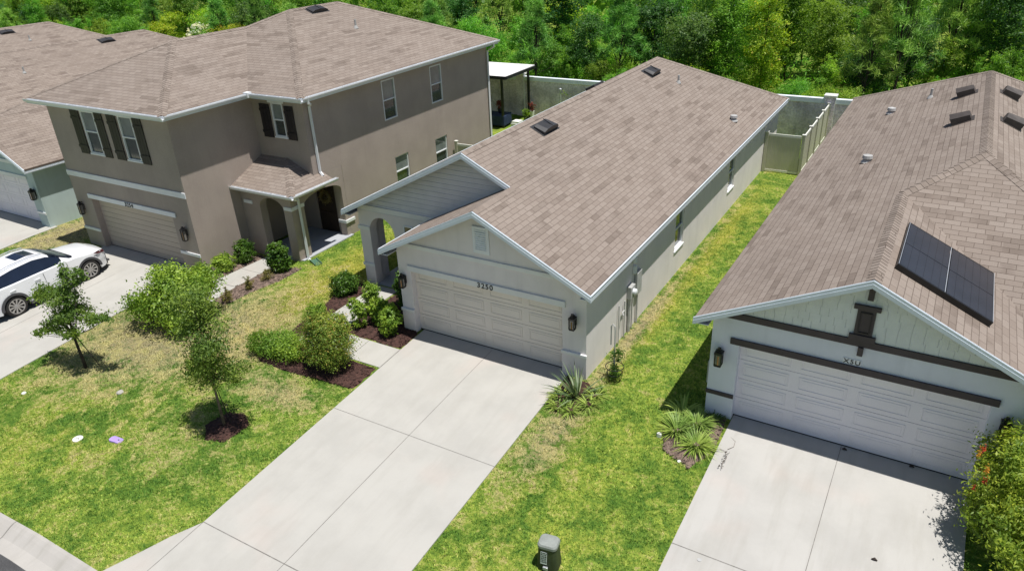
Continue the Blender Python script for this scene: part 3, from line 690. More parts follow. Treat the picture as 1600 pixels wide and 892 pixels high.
text_mesh('house_number', '3250', .215, (2.57, -.048, 2.06), (1, 0, 0), (0, 0, 1), M['black'], HC, sx=1.05)
lantern(HC, (0, 0, 0), (1, 0, 0), (0, -1, 0), -.24, 1.72); lantern(HC, (0, 0, 0), (1, 0, 0), (0, -1, 0), 5.24, 1.72)
b = MB(); 
for q in ((-1.71, -1.36, 2.40, 2.44), (-1.71, -1.36, 1.70, 1.74), (-1.71, -1.67, 1.74, 2.40), (-1.40, -1.36, 1.74, 2.40)): b.box(q[0], q[1], 1.92, 1.949, q[2], q[3])
wf = b.build('window', M['white'], HC); b = MB(); b.box(-1.67, -1.40, 1.93, 1.948, 1.74, 2.40); b.build('pane', M['glass'], wf)
slab('porch_floor', M['concrete_d'], [(-3.4, 2.0), (-.44, 2.0), (-.44, 4.19), (-3.4, 4.19)], dz=.06, parent=HC, n=2)
# front door of the centre house inside the porch
b = MB(); b.box(-2.4, -1.45, 4.12, 4.19, .06, 2.1); b.build('front_door', M['frontdoor'], HC, bevel=.01)
# roof vents and pipes
nrm = Vector((P_, 0, 1)).normalized(); ex = Vector((0, 1, 0)); ez = Vector((-1, 0, P_)).normalized()
def onr(x, y, dz=0): return Vector((x, y, e+P_*(xr-x)+dz))
rvent(HC, onr(1.50, 5.6), ex, ez, nrm, .95, .42, .21); rvent(HC, onr(1.50, 15.1), ex, ez, nrm, .95, .42, .21)
b = MB(onr(.99-.9, 12.6, 0)-Vector((0, 0, .95*P_*2-.0)), (0, 1, 0), (1, 0, P_), (-P_, 0, 1)); b.box(-.45, .45, -.2, .2, 0, .14); b.build('roof_vent', M['dkalu'], HC, bevel=.02)
rpipe(HC, onr(2.47, 15.75)); rpipe(HC, onr(5.0, 15.4), .16, .07, True, True)
# vents on wall, small dryer hood
b = MB(); b.box(5.571, 5.66, 3.08, 3.24, 2.1, 2.26); b.build('dryer_vent', M['white'], HC, bevel=.02)
# utilities on the right wall
b = MB(); b.box(5.571, 5.72, 2.70, 3.02, 1.12, 1.52); mt_ = b.build('electric_meter', M['pipe'], HC, bevel=.02)
b = MB((5.72, 2.86, 1.34), (0, 1, 0), (1, 0, 0)); b.tube([(0, 0, 0), (0, .09, 0), (0, .11, 0)], [.09, .085, .03], 14); b.build('meter_dial', M['white'], mt_)
b = MB(); b.box(5.571, 5.68, 3.25, 3.62, 1.0, 1.72); b.build('service_panel', M['pipe'], HC, bevel=.015)
b = MB(); b.box(5.571, 5.66, 3.12, 3.24, 1.75, 2.0); b.build('junction_box', M['white'], HC, bevel=.015)
for (yy, za, zb_, r) in ((2.80, -.05, 1.15, .045), (3.02, -.05, 1.4, .02), (3.42, -.05, 1.05, .028), (2.45, -.05, 1.2, .02), (2.04, -.05, 1.25, .018)):
    b = MB(); b.tube([(5.625, yy, za), (5.625, yy, zb_)], r, 8); b.build('conduit', M['pipe'], HC)
b = MB(); b.tube([(5.625, 2.45, .9), (5.625, 2.3, .9), (5.68, 2.25, .84)], .022, 8); b.build('hose_bib', M['pipe'], HC)

# ================= right house
HR = empty('house', (RO.x, RO.y, 0), RA, 'pale blue single storey house at right with dark brown trim bands and solar panels', 'house')
def bonnet(H, mirror, y_off=0, ez_=2.82, roofmat='roof', pr=.487):
    """hip roof whose front gable shares one slope; mirror=-1 flips x about the house origin"""
    s = mirror; fx = lambda p: (s*p[0], p[1], p[2])
    a, W1, W2, ym, yr_ = -.96, 3.43, 5.015, 5.05, 17.79
    z1, z2 = ez_+pr*W1, ez_+pr*W2; yp = ym+W2-W1; ye = yp-W2; xR_ = a+2*W2; yb = yr_+W2; xg_ = a+W1; xm_ = a+W2; xge = a+2*W1; yf_ = -.41
    F = [([(a, yf_, ez_), (xg_, yf_, z1), (xg_, ym, z1), (xm_, yp, z2), (xm_, yr_, z2), (a, yb, ez_)], (0, 1, 0)),
         ([(xg_, yf_, z1), (xge, yf_, ez_), (xge, ye, ez_), (xg_, ym, z1)], (0, 1, 0)),
         ([(xg_, ym, z1), (xge, ye, ez_), (xR_, ye, ez_), (xm_, yp, z2)], (1, 0, 0)),
         ([(xR_, ye, ez_), (xR_, yb, ez_), (xm_, yr_, z2), (xm_, yp, z2)], (0, 1, 0)),
         ([(xR_, yb, ez_), (a, yb, ez_), (xm_, yr_, z2)], (1, 0, 0))]
    F = [([fx(p) for p in (pts if s > 0 else pts[::-1])], e_) for pts, e_ in F]
    rf = roof_shell(F, 'roof', M[roofmat], H)
    L_, R_ = Vector((-s, 0, -pr)), Vector((s, 0, -pr)); Fd, Bd = Vector((0, -1, -pr)), Vector((0, 1, -pr))
    X = Vector((s, 0, 0)); Y = Vector((0, 1, 0))
    caps([(fx((xg_, yf_, z1)), fx((xg_, ym, z1)), L_, R_), (fx((xg_, ym, z1)), fx((xm_, yp, z2)), L_+Y, Fd+X), (fx((xm_, yp, z2)), fx((xm_, yr_, z2)), L_, R_),
          (fx((xR_, ye, ez_)), fx((xm_, yp, z2)), R_+Y, Fd-X), (fx((a, yb, ez_)), fx((xm_, yr_, z2)), L_-Y, Bd+X), (fx((xR_, yb, ez_)), fx((xm_, yr_, z2)), R_-Y, Bd-X)], rf)
    b = MB(U=(s, 0, 0))
    rake(b, (a-.03, yf_, ez_-.015), (xg_, yf_, z1)); rake(b, (xg_, yf_, z1), (xge+.03, yf_, ez_-.015))
    for (x_, y0, y1, d_) in ((a, yf_, yb, -1), (xge, yf_, ye-.03, 1), (xR_, ye, yb, 1)):
        b.prism([(x_-d_*.036, y0+.002, ez_-.055), (x_-d_*.036, y1, ez_-.055), (x_-d_*.036, y1, ez_-.19), (x_-d_*.036, y0+.002, ez_-.19)], (d_*.03, 0, 0))
    b.prism([(xge+.03, ye-.001, ez_), (xR_, ye-.001, ez_), (xR_, ye-.001, ez_-.17), (xge+.03, ye-.001, ez_-.17)], (0, -.03, 0))
    b.prism([(a, yb+.001, ez_), (xR_, yb+.001, ez_), (xR_, yb+.001, ez_-.17), (a, yb+.001, ez_-.17)], (0, .03, 0))
    b.build('fascia', M['fascia'], rf)
    b = MB(U=(s, 0, 0)); b.box(a+.002, -.64, yf_+.002, yb-.05, ez_-.165, ez_-.15); b.box(5.57, xge-.002, yf_+.002, ye, ez_-.165, ez_-.15); b.build('soffit', M['white'], rf)
    return dict(a=a, z1=z1, z2=z2, xg=xg_, xm=xm_, xge=xge, ye=ye, yb=yb, xR=xR_, pr=pr, e=ez_, rf=rf)
D = bonnet(HR, 1)
def gwalls(H, D, s, mat, matg, zb=0., door=(0, 4.95), gz=None):
    b = MB(U=(s, 0, 0)); ez_ = D['e']; xg_ = D['xg']; z1 = D['z1']; x0, x1 = -.64, 5.57
    g0 = 2.80
    b.prism([(x0, 0, zb-.2), (door[0], 0, zb-.2), (door[0], 0, zb+2.14), (x0, 0, zb+2.14)], (0, .25, 0)); b.prism([(door[1], 0, zb-.2), (x1, 0, zb-.2), (x1, 0, zb+2.14), (door[1], 0, zb+2.14)], (0, .25, 0))
    b.prism([(x0, 0, zb+2.14), (x1, 0, zb+2.14), (x1, 0, g0), (x0, 0, g0)], (0, .25, 0))
    b.poly([(x0, .25, zb-.2), (x0, D['yb']-.3, zb-.2), (x0, D['yb']-.3, ez_-.1), (x0, .25, ez_-.1)])
    b.poly([(x1, .25, zb-.2), (x1, D['ye']+.3, zb-.2), (x1, D['ye']+.3, ez_), (x1, .25, ez_)])
    b.poly([(x1, D['ye']+.3, zb-.2), (D['xR']-.33, D['ye']+.3, zb-.2), (D['xR']-.33, D['ye']+.3, ez_), (x1, D['ye']+.3, ez_)])
    b.poly([(D['xR']-.33, D['ye']+.3, zb-.2), (D['xR']-.33, D['yb']-.3, zb-.2), (D['xR']-.33, D['yb']-.3, ez_), (D['xR']-.33, D['ye']+.3, ez_)])
    b.poly([(x0, D['yb']-.3, zb-.2), (D['xR']-.33, D['yb']-.3, zb-.2), (D['xR']-.33, D['yb']-.3, ez_), (x0, D['yb']-.3, ez_)])
    b.build('wall', mat, H)
    g = MB(U=(s, 0, 0)); pr = D['pr']
    g.prism([(x0, .001, g0), (x1, .001, g0), (x1, .001, ez_+pr*.33-.085+.0), (xg_, .001, z1-.09), (x0, .001, ez_+pr*.32-.085)], (0, .22, 0)); gb = g.build('gable', matg, H)
    return gb
gb = gwalls(HR, D, 1, M['stucco_r'], M['siding_r'])
# shake courses on the gable: staggered short boards with dark vertical gaps
g = MB(); z = 2.93; pr = D['pr']; k = 0
while z < D['z1']-.16:
    xa = max(-.55, D['xg']-(D['z1']-.12-z)/pr+.04); xb = min(5.5, D['xg']+(D['z1']-.12-z)/pr-.04); x = xa + (.06 if k % 2 else 0)
    while x < xb-.04:
        w_ = random.uniform(.17, .30); x2 = min(x+w_, xb); dz = 0.
        lim = min(D['z1']-.10-abs(x-D['xg'])*pr, D['z1']-.10-abs(x2-D['xg'])*pr)
        zt = min(z+.1895, lim)
        if zt > z+.02: g.prism([(x, .0, z+dz), (x2-.009, .0, z+dz), (x2-.009, .0, zt), (x, .0, zt)], (0, -.012, 0))
        x = x2
    z += .19; k += 1
g.build('shake_siding', M['siding_r'], gb)
b = MB(); b.box(-.60, 5.53, -.045, -.001, 2.765, 2.915); b.build('trim_band', M['brown'], HR)
b = MB(); b.box(-.20, 5.06, -.05, -.001, 2.115, 2.265); b.build('door_header', M['brown'], HR)
b = MB(); b.box(-.66, -.001, -.035, -.001, .62, .72); b.build('pilaster_band', M['brown'], HR)
b = MB(); b.box(4.96, 5.59, -.035, -.001, .62, .72); b.build('pilaster_band', M['brown'], HR)
for (z0, z1) in ((3.87, 4.22), (2.56, 2.76)):
    b = MB(); b.box(2.41, 2.52, -.075, -.001, z0, z1); b.build('king_post_stub', M['brown'], HR)
b = MB(); b.box(2.19, 2.70, -.085, -.024, 3.64, 3.74); b.box(2.19, 2.70, -.085, -.024, 2.92, 3.05); b.box(2.27, 2.62, -.055, -.024, 3.05, 3.64); vt = b.build('gable_vent', M['brown'], HR, bevel=.006)
b = MB(); b.box(2.33, 2.56, -.075, -.056, 3.10, 3.12); b.box(2.33, 2.56, -.075, -.056, 3.56, 3.58); b.box(2.33, 2.35, -.075, -.056, 3.12, 3.56); b.box(2.54, 2.56, -.075, -.056, 3.12, 3.56); b.build('louvre', M['shutter'], vt)
garage_door(HR, 0, 4.95, .035, 2.16, .20, M['door_r'])
b = MB(); b.box(2.17, 2.53, -.012, -.001, 2.29, 2.42); pl = b.build('number_plate', M['white'], HR)
text_mesh('house_number', 'X5U', .14, (2.35, -.016, 2.305), (1, 0, 0), (0, 0, 1), M['black'], HR, .003, sx=1.15)
lantern(HR, (0, 0, 0), (1, 0, 0), (0, -1, 0), -.40, 1.73, .46, .17); lantern(HR, (0, 0, 0), (1, 0, 0), (0, -1, 0), 5.24, 1.73, .46, .17)
# small meter box on its left wall
b = MB(); b.box(-.72, -.641, .18, .42, .75, 1.35); b.build('cable_box', M['pipe'], HR, bevel=.01)
def onR(x, y, side=1, dz=0):
    return Vector((x, y, D['e']+D['pr']*(x-D['a'])+dz)) if side < 0 else Vector((x, y, D['z2']-D['pr']*(x-D['xm'])+dz))
nl = Vector((-D['pr'], 0, 1)).normalized(); ul = Vector((1, 0, D['pr'])).normalized(); nr = Vector((D['pr'], 0, 1)).normalized(); ur = Vector((-1, 0, D['pr'])).normalized()
def tvent(parent, c, ex, ez, n):
    """brown box vent with a ridged hood"""
    b = MB(c, ex, ez, n); b.box(-.29, .29, -.30, .34, .003, .014)
    pf = [(-.23, .02), (-.23, .21), (0, .32), (.23, .21), (.23, .02)]
    f = [b.vert((x, -.26, z)) for x, z in pf]; k = [b.vert((x, .26, z*.8)) for x, z in pf]
    for i in range(4): b.f.append([f[i], f[i+1], k[i+1], k[i]]); b.uv.append(None)
    b.f += [f[::-1], k]; b.uv += [None, None]
    o = b.build('roof_vent', M['ventbr'], parent)
    g = MB(c, ex, ez, n); g.box(-.19, .19, -.268, -.261, .03, .21); g.build('vent_screen', M['black'], o); return o
for (x_, y_) in ((3.42, 14.9), (3.42, 11.0)): tvent(HR, onR(x_, y_, -1), Vector((0, -1, 0)), ul, nl)
for (x_, y_) in ((4.66, 15.05), (4.68, 11.1)): tvent(HR, onR(x_, y_, 1), Vector((0, 1, 0)), ur, nr)
rpipe(HR, onR(2.31, 16.5, -1), .34); rpipe(HR, onR(1.13, 16.07, -1), .15, .07, True, True); rpipe(HR, onR(1.15, 9.5, -1), .15, .07, True, True)
# solar array on the garage gable's right slope
zsol = lambda x: D['z1']-D['pr']*(x-D['xg'])
O_ = Vector((2.72, .62, zsol(2.72)-.05)); Us = Vector((1, 0, -D['pr'])).normalized(); Ns = Us.cross(Vector((0, 1, 0))).normalized()
LU = 1.83*math.sqrt(1+D['pr']**2)
sa = MB(O_, Us, (0, 1, 0), Ns); 
sa.box(-.01, LU+.01, -.01, .02, .04, .17); sa.box(-.01, LU+.01, 2.42, 2.45, .10, .17); sa.box(-.01, .02, .02, 2.42, .10, .17); sa.box(LU-.02, LU+.01, .02, 2.42, .10, .17)
for yy in (.5, 1.9): sa.box(.05, LU-.05, yy, yy+.05, .06, .14)
arr = sa.build('solar_panels', M['black'], HR)
for i in range(2):
    for j in range(2):
        g = MB(O_, Us, (0, 1, 0), Ns); g.box(.02+i*LU/2+.008, (i+1)*LU/2-.02+.0, .03+j*1.195, .03+(j+1)*1.195-.02, .135, .172); pn = g.build('solar_module', M['panel'], arr)
        g = MB(O_, Us, (0, 1, 0), Ns); 
        for q in range(1, 6): g.box(.02+i*LU/2+q*LU/12, .02+i*LU/2+q*LU/12+.006, .03+j*1.195+.01, .03+(j+1)*1.195-.03, .173, .1735)
        g.build('cell_lines', M['black'], pn)
g = MB(O_, Us, (0, 1, 0), Ns); g.box(LU/2-.012, LU/2+.006, 0.02, 2.43, .172, .178); g.box(.0, .012, .02, 2.43, .172, .177); g.box(LU-.006, LU+.008, .02, 2.43, .172, .177); g.build('module_rail', M['alu'], arr)

# ================= far-left houses
def simple_house(x0, y0, zb, label, door=True):
    H = empty('house', (x0, y0, zb), 0, label, 'house')
    D2 = bonnet(H, -1, roofmat='roof_ll'); gb_ = gwalls(H, D2, -1, M['stucco_ll'], M['stucco_ll'])
    if door:
        garage_door(H, -4.95, 0, .035, 2.16, .20, M['door_r'])
        b = MB(U=(-1, 0, 0)); b.box(-.60, 5.53, -.045, -.001, 2.765, 2.915); b.build('trim_band', M['white'], H)
        b = MB(U=(-1, 0, 0)); b.box(-.66, -.001, -.035, -.001, .62, .72); b.build('pilaster_band', M['white'], H)
        b = MB(U=(-1, 0, 0)); b.box(-.08, 5.03, -.04, -.001, 2.15, 2.30); b.build('door_header', M['white'], H)
        lantern(H, (0, 0, 0), (1, 0, 0), (0, -1, 0), .36, 1.55, .5, .19)
        b = MB(); b.tube([(.665, 2.0, -.1), (.665, 2.0, .9)], .03, 8); b.build('downpipe', M['pipe'], H)
        b = MB((.645, 1.62, 0), (0, 1, 0), (1, 0, 0)); b.box(-.05, .05, 0, .08, .5, 1.0); b.build('cable_box', M['black'], H)
    return H, D2
HLL, D2 = simple_house(-21.22, .6, -.41, 'pale sage green single storey house at the left edge with a white garage door')
HL3, D3 = simple_house(-33.3, .9, -.35, 'low brown roofed house second from the left edge behind the sage house')
HL4, D4 = simple_house(-45.4, 1.2, -.2, 'farthest brown roofed house at the top left corner', door=False)
def on3(x, y, D_): return Vector((-x, y, D_['z2']-D_['pr']*abs(x-D_['xm'])))
uL = Vector((-1, 0, D3['pr'])).normalized(); nL = Vector((D3['pr'], 0, 1)).normalized()
rvent(HL3, on3(3.55, 14.6, D3), (0, 1, 0), uL, nL, .95, .42, .15); rpipe(HL3, on3(1.9, 8.0, D3), .35)
rvent(HL4, on3(3.5, 14.2, D4), (0, 1, 0), uL, nL, .95, .42, .15); rpipe(HL4, on3(2.2, 15, D4), .35)

# ================= two storey taupe house
B0 = -.41
HL = empty('house', (LO.x, LO.y, B0), LA, 'two storey taupe stucco house with dark shutters, numbered 3254, behind the white car', 'house')
Zo = -B0   # add to world heights
e2 = 5.65+Zo; p2 = .42
F = [([(-7.46, -.42, e2), (-3.52, 3.52, e2+p2*3.94), (-3.52, 7.19, e2+p2*3.94), (-2.215, 8.495, e2+p2*5.245), (-2.215, 11.525, e2+p2*5.245), (-7.46, 16.77, e2)], (0, 1, 0)),
     ([(-7.46, -.42, e2), (.42, -.42, e2), (-3.52, 3.52, e2+p2*3.94)], (1, 0, 0)),
     ([(.42, -.42, e2), (.42, 3.25, e2), (-3.52, 7.19, e2+p2*3.94), (-3.52, 3.52, e2+p2*3.94)], (0, 1, 0)),
     ([(.42, 3.25, e2), (3.03, 3.25, e2), (-2.215, 8.495, e2+p2*5.245), (-3.52, 7.19, e2+p2*3.94)], (1, 0, 0)),
     ([(3.03, 3.25, e2), (3.03, 16.77, e2), (-2.215, 11.525, e2+p2*5.245), (-2.215, 8.495, e2+p2*5.245)], (0, 1, 0)),
     ([(3.03, 16.77, e2), (-7.46, 16.77, e2), (-2.215, 11.525, e2+p2*5.245)], (1, 0, 0))]
F[0] = (F[0][0][::-1], F[0][1])
F[0] = (F[0][0][::-1], F[0][1])
rfL = roof_shell(F, 'roof', M['roof'], HL)
X, Y = Vector((1, 0, 0)), Vector((0, 1, 0)); dn = Vector((0, 0, -p2))
h1, h2 = e2+p2*3.94, e2+p2*5.245
caps([((-7.46, -.42, e2), (-3.52, 3.52, h1), -X+dn+Y, -Y+dn+X), ((.42, -.42, e2), (-3.52, 3.52, h1), X+dn+Y, -Y+dn-X), ((-3.52, 3.52, h1), (-3.52, 7.19, h1), X+dn, -X+dn),
      ((-3.52, 7.19, h1), (-2.215, 8.495, h2), -X+dn+Y, -Y+dn+X), ((3.03, 3.25, e2), (-2.215, 8.495, h2), X+dn+Y, -Y+dn-X), ((-2.215, 8.495, h2), (-2.215, 11.525, h2), X+dn, -X+dn),
      ((3.03, 16.77, e2), (-2.215, 11.525, h2), X+dn-Y, Y+dn-X), ((-7.46, 16.77, e2), (-2.215, 11.525, h2), -X+dn-Y, Y+dn+X)], rfL)
b = MB(); ed = [((-7.46, -.42), (.42, -.42), (0, -1)), ((.42, -.42), (.42, 3.25), (1, 0)), ((.42, 3.25), (3.03, 3.25), (0, -1)), ((3.03, 3.25), (3.03, 16.77), (1, 0)), ((-7.46, 16.77), (-7.46, -.42), (-1, 0)), ((3.03, 16.77), (-7.46, 16.77), (0, 1))]
for (a, c, n_) in ed:
    b.prism([(a[0]+n_[0]*.001, a[1]+n_[1]*.001, e2-.01), (c[0]+n_[0]*.001, c[1]+n_[1]*.001, e2-.01), (c[0]+n_[0]*.001, c[1]+n_[1]*.001, e2-.19), (a[0]+n_[0]*.001, a[1]+n_[1]*.001, e2-.19)], (n_[0]*.025, n_[1]*.025, 0))
b.build('fascia', M['fascia'], rfL)
b = MB()
g_ = .027; gz = e2-.005
gutter(b, (-7.46, -.42-g_, gz), (.42+g_+.115, -.42-g_, gz), (0, -1, 0)); gutter(b, (.42+g_, -.42, gz), (.42+g_, 3.25-g_-.115, gz), (1, 0, 0)); gutter(b, (.42+g_, 3.25-g_, gz), (3.03+g_+.115, 3.25-g_, gz), (0, -1, 0)); gutter(b, (3.03+g_, 3.25, gz), (3.03+g_, 16.77, gz), (1, 0, 0))
b.box(.38, .60, 3.05, 3.26, gz-.13, gz+.05)
b.build('gutter', M['white'], rfL, recalc=True)
b = MB(); b.box(-7.45, .419, -.419, 0, e2-.185, e2-.17); b.box(0, .419, 0, 3.25, e2-.185, e2-.17); b.box(0, 3.029, 3.251, 3.67, e2-.185, e2-.17); b.box(2.61, 3.029, 3.67, 16.7, e2-.185, e2-.17); b.build('soffit', M['white'], rfL)
# walls
wt = e2-.17
b = MB((0, 0, 0), (1, 0, 0), (0, -1, 0))
# front: upper wall + door surround
b1 = MB(); b1.prism([(-7.04, 0, -.2), (-5.98, 0, -.2), (-5.98, 0, 2.16), (-7.04, 0, 2.16)], (0, .3, 0)); b1.prism([(-1.06, 0, -.2), (0, 0, -.2), (0, 0, 2.16), (-1.06, 0, 2.16)], (0, .3, 0))
b1.prism([(-7.04, 0, 2.16), (0, 0, 2.16), (0, 0, 3.4), (-7.04, 0, 3.4)], (0, .3, 0)); b1.build('wall', M['stucco_l'], HL)
WU = [(-4.95, -4.14, 3.70+Zo, 5.30+Zo), (-2.72, -1.94, 3.70+Zo, 5.30+Zo)]
b = MB((0, 0, 0), (1, 0, 0), (0, -1, 0)); holed_wall(b, -7.04, 0, 3.4, wt, WU, .1); b.build('wall', M['stucco_l'], HL)
# inner side wall x=0 (from y .3 / 0), second front, right side
b = MB((0, 0, 0), (0, 1, 0), (1, 0, 0)); b.poly([(.3, 0, -.2), (5.3, 0, -.2), (5.3, 0, 3.4), (.3, 0, 3.4)]); b.poly([(0, 0, 3.4), (3.67, 0, 3.4), (3.67, 0, wt), (0, 0, wt)]); b.build('wall', M['stucco_l'], HL)
W2 = [(1.02, 1.60, 4.0+Zo, 5.26+Zo)]
b = MB((0, 3.67, 0), (1, 0, 0), (0, -1, 0)); holed_wall(b, 0, 2.61, 2.62+Zo, wt, W2, .1); b.build('wall', M['stucco_l'], HL)
SW = [(8.12, 8.97, 3.64+Zo, 5.27+Zo), (11.49, 12.36, 3.61+Zo, 5.24+Zo), (8.5, 9.43, .62+Zo, 1.97+Zo), (11.49, 12.43, .62+Zo, 1.97+Zo)]
b = MB((2.61, 0, 0), (0, 1, 0), (1, 0, 0)); holed_wall(b, 5.2, 16.35, -.2, 2.6+Zo, SW[2:], .12); holed_wall(b, 3.67, 16.35, 2.6+Zo, wt, SW[:2], .1); b.build('wall', M['stucco_l'], HL)
b = MB(); b.poly([(-7.04, .3, -.2), (-7.04, 16.35, -.2), (-7.04, 16.35, wt), (-7.04, .3, wt)]); b.poly([(-7.04, 0, 3.4), (-7.04, .3, 3.4), (-7.04, .3, wt), (-7.04, 0, wt)]); b.poly([(-7.04, 16.35, -.2), (2.61, 16.35, -.2), (2.61, 16.35, wt), (-7.04, 16.35, wt)]); b.build('wall', M['stucco_l'], HL)
F3 = ((0, 0, 0), (1, 0, 0), (0, -1, 0))
for h in WU: window(HL, *F3, *h, sunk=.02, header=.13, mid=4.53+Zo)
window(HL, (0, 3.67, 0), (1, 0, 0), (0, -1, 0), *W2[0], sunk=.02, header=.13)
SFr = ((2.61, 0, 0), (0, 1, 0), (1, 0, 0))
for k, h in enumerate(SW): window(HL, *SFr, *h, sunk=.02 if k < 2 else .07, sill=False, mid=h[2]+(h[3]-h[2])*.5)
def shutter(O, U, Nn, u0, u1, z0, z1):
    b = MB(O, U, Nn); n = 3; w_ = (u1-u0)/n
    for k in range(n): b.box(u0+k*w_+.004, u0+(k+1)*w_-.004, .012, .035, z0, z1)
    o = b.build('shutter', M['shutter'], HL)
    for zz in (z0+(z1-z0)*.14, z0+(z1-z0)*.78):
        g = MB(O, U, Nn); g.box(u0-.012, u1+.012, .036, .056, zz, zz+.10); g.build('batten', M['shutter'], o)
for (a, c) in ((-5.55, -5.02), (-4.07, -3.62), (-3.35, -2.83), (-1.87, -1.40)): shutter(*F3, a, c, 3.64+Zo, 5.32+Zo)
for (a, c) in ((.42, .93), (1.69, 2.13)): shutter((0, 3.67, 0), (1, 0, 0), (0, -1, 0), a, c, 3.93+Zo, 5.19+Zo)
b = MB(); b.box(-7.06, .02, -.04, -.001, 2.58+Zo, 2.79+Zo); b.build('trim_band', M['white'], HL, bevel=.005)
b = MB(); b.box(-6.1, -.82, -.045, -.001, 1.74+Zo, 1.92+Zo); b.build('door_header', M['white'], HL, bevel=.005)
for (a, c) in ((-7.06, -5.98), (-1.06, .015)):
    b = MB(); b.box(a, c, -.04, -.001, .30+Zo, .41+Zo); b.build('pilaster_band', M['white'], HL)
garage_door(HL, -5.98, -1.06, .035, 2.18, .26, M['door_l'], 10, 4, panels=False)
text_mesh('house_number', '3254', .22, (-3.48, -.052, 1.76+Zo), (1, 0, 0), (0, 0, 1), M['black'], HL, sx=1.0)
lantern(HL, *F3, -6.68, 1.25+Zo, .56, .15); lantern(HL, *F3, -.45, 1.2+Zo, .56, .15)
# porch
ep = 2.45+Zo; pp = .43
F = [([(0, 1.97, ep), (3.08, 1.97, ep), (1.38, 3.67, ep+pp*1.7), (0, 3.67, ep+pp*1.7)], (1, 0, 0)), ([(3.08, 1.97, ep), (3.08, 4.15, ep), (2.61, 4.15, ep+pp*.47), (2.61, 3.67, ep+pp*.47), (1.38, 3.67, ep+pp*1.7)], (0, 1, 0))]
pr_ = roof_shell(F, 'porch_roof', M['roof'], HL, .05)
caps([((3.08, 1.97, ep), (1.38, 3.67, ep+pp*1.7), X+dn+Y, -Y+dn-X)], pr_)
b = MB(); gutter(b, (-.02, 1.97-.001, ep-.005), (3.2, 1.97-.001, ep-.005), (0, -1, 0)); gutter(b, (3.081, 1.97, ep-.005), (3.081, 4.35, ep-.005), (1, 0, 0)); b.box(-.0, 3.07, 1.98, 2.29, ep-.13, ep-.11); b.box(2.62, 3.07, 2.29, 4.15, ep-.13, ep-.11)
b.build('gutter', M['white'], pr_)
b = MB((0, 2.3, 0)); ol = arch_outline(0, 2.61, -.2, ep-.08, [(.96, 2.2, 1.66+Zo, 2.06+Zo)]); b.prism([(u, 0, z) for u, z in ol], (0, .33, 0)); b.build('porch_wall', M['stucco_l'], HL, bevel=.01)
b = MB((2.61, 0, 0), (0, 1, 0), (1, 0, 0)); ol = arch_outline(2.631, 5.199, -.2, 2.6+Zo-.001, [(2.93, 5.0, 1.70+Zo, 2.03+Zo)]); b.prism([(u, 0, z) for u, z in ol], (0, -.33, 0)); b.build('porch_wall', M['stucco_l'], HL, bevel=.01)
for q in ((.16, .60, 2.262, 2.299), (2.25, 2.65, 2.262, 2.299)):
    b = MB(); b.box(*q, 1.70+Zo, 1.83+Zo); b.build('pier_cap', M['white'], HL)
b = MB(); b.box(2.611, 2.648, 2.30, 2.93, 1.70+Zo, 1.83+Zo); b.build('pier_cap', M['white'], HL)
b = MB(); b.box(2.611, 2.66, 4.99, 5.5, .24+Zo, .36+Zo); b.box(2.25, 2.66, 4.955, 4.989, .24+Zo, .36+Zo); b.build('pier_cap', M['white'], HL)
b = MB(); b.box(.02, .95, 5.2, 5.35, -.1, ep); b.box(.95, 2.0, 5.2, 5.35, 2.1, ep); b.box(2.0, 2.27, 5.2, 5.35, -.1, ep); b.build('porch_wall', M['stucco_l'], HL)
b = MB(); b.box(.98, 1.97, 5.24, 5.30, .03, 2.09); dr = b.build('front_door', M['frontdoor'], HL, bevel=.01)
b = MB(); b.box(1.07, 1.88, 5.215, 5.239, .2, .9); b.box(1.07, 1.88, 5.215, 5.239, 1.05, 1.95); b.build('door_panel', M['frontdoor'], dr, bevel=.01)
wr = MB((1.48, 5.19, 1.55)); wr.tube([(.24*math.cos(t_), -.02, .24*math.sin(t_)) for t_ in np.linspace(0, 6.283, 20)], .05, 6)
for _ in range(420):
    t_ = random.random()*6.283; r_ = .24+random.gauss(0, .06); c = Vector((r_*math.cos(t_), -.03+random.gauss(0, .03), r_*math.sin(t_))); a = Vector((random.gauss(0, 1), random.gauss(0, .5), random.gauss(0, 1))).normalized()*.05; q = a.cross(Vector((random.random(), 1, random.random()))).normalized()*.015
    wr.poly([tuple(c-a), tuple(c+q), tuple(c+a), tuple(c-q)])
tag(wr.build('wreath', M['wreath'], None, recalc=False), 'dried brown wreath hanging on the dark front door of the taupe house', 'wreath')
w_ = bpy.data.objects['wreath']; w_.location = (LO.x, LO.y, B0); w_.rotation_euler = (0, 0, LA)
slab('porch_floor', M['concrete_d'], [lwd(.3, 2.35), lwd(2.75, 2.35), lwd(2.75, 5.19), lwd(.3, 5.19)], dz=.05, n=2)
o = bpy.data.objects['porch_floor.001']; o.parent = HL; o.matrix_parent_inverse = (Matrix.Translation(HL.location) @ Matrix.Rotation(LA, 4, 'Z')).inverted()
# downspouts
def downspout(path, parent=HL, w=.045):
    b = MB(); b.tube(path, w, 4); return b.build('downspout', M['white'], parent)
downspout([(3.12, 3.5, e2-.1), (3.12, 3.5, e2-.22), (2.95, 3.75, e2-.34), (2.67, 3.95, e2-.46), (2.67, 3.97, 2.72+Zo), (2.80, 3.97, 2.58+Zo)], w=.055)
downspout([(3.0, 2.15, ep-.1), (3.0, 2.2, ep-.22), (2.9, 2.45, ep-.3), (2.70, 2.62, ep-.4), (2.70, 2.62, .12), (2.86, 2.56, .05)], w=.055)
downspout([(3.12, 16.2, e2-.1), (3.12, 16.25, e2-.25), (2.69, 16.3, e2-.5), (2.69, 16.3, .1), (2.9, 16.3, .05)], w=.055)
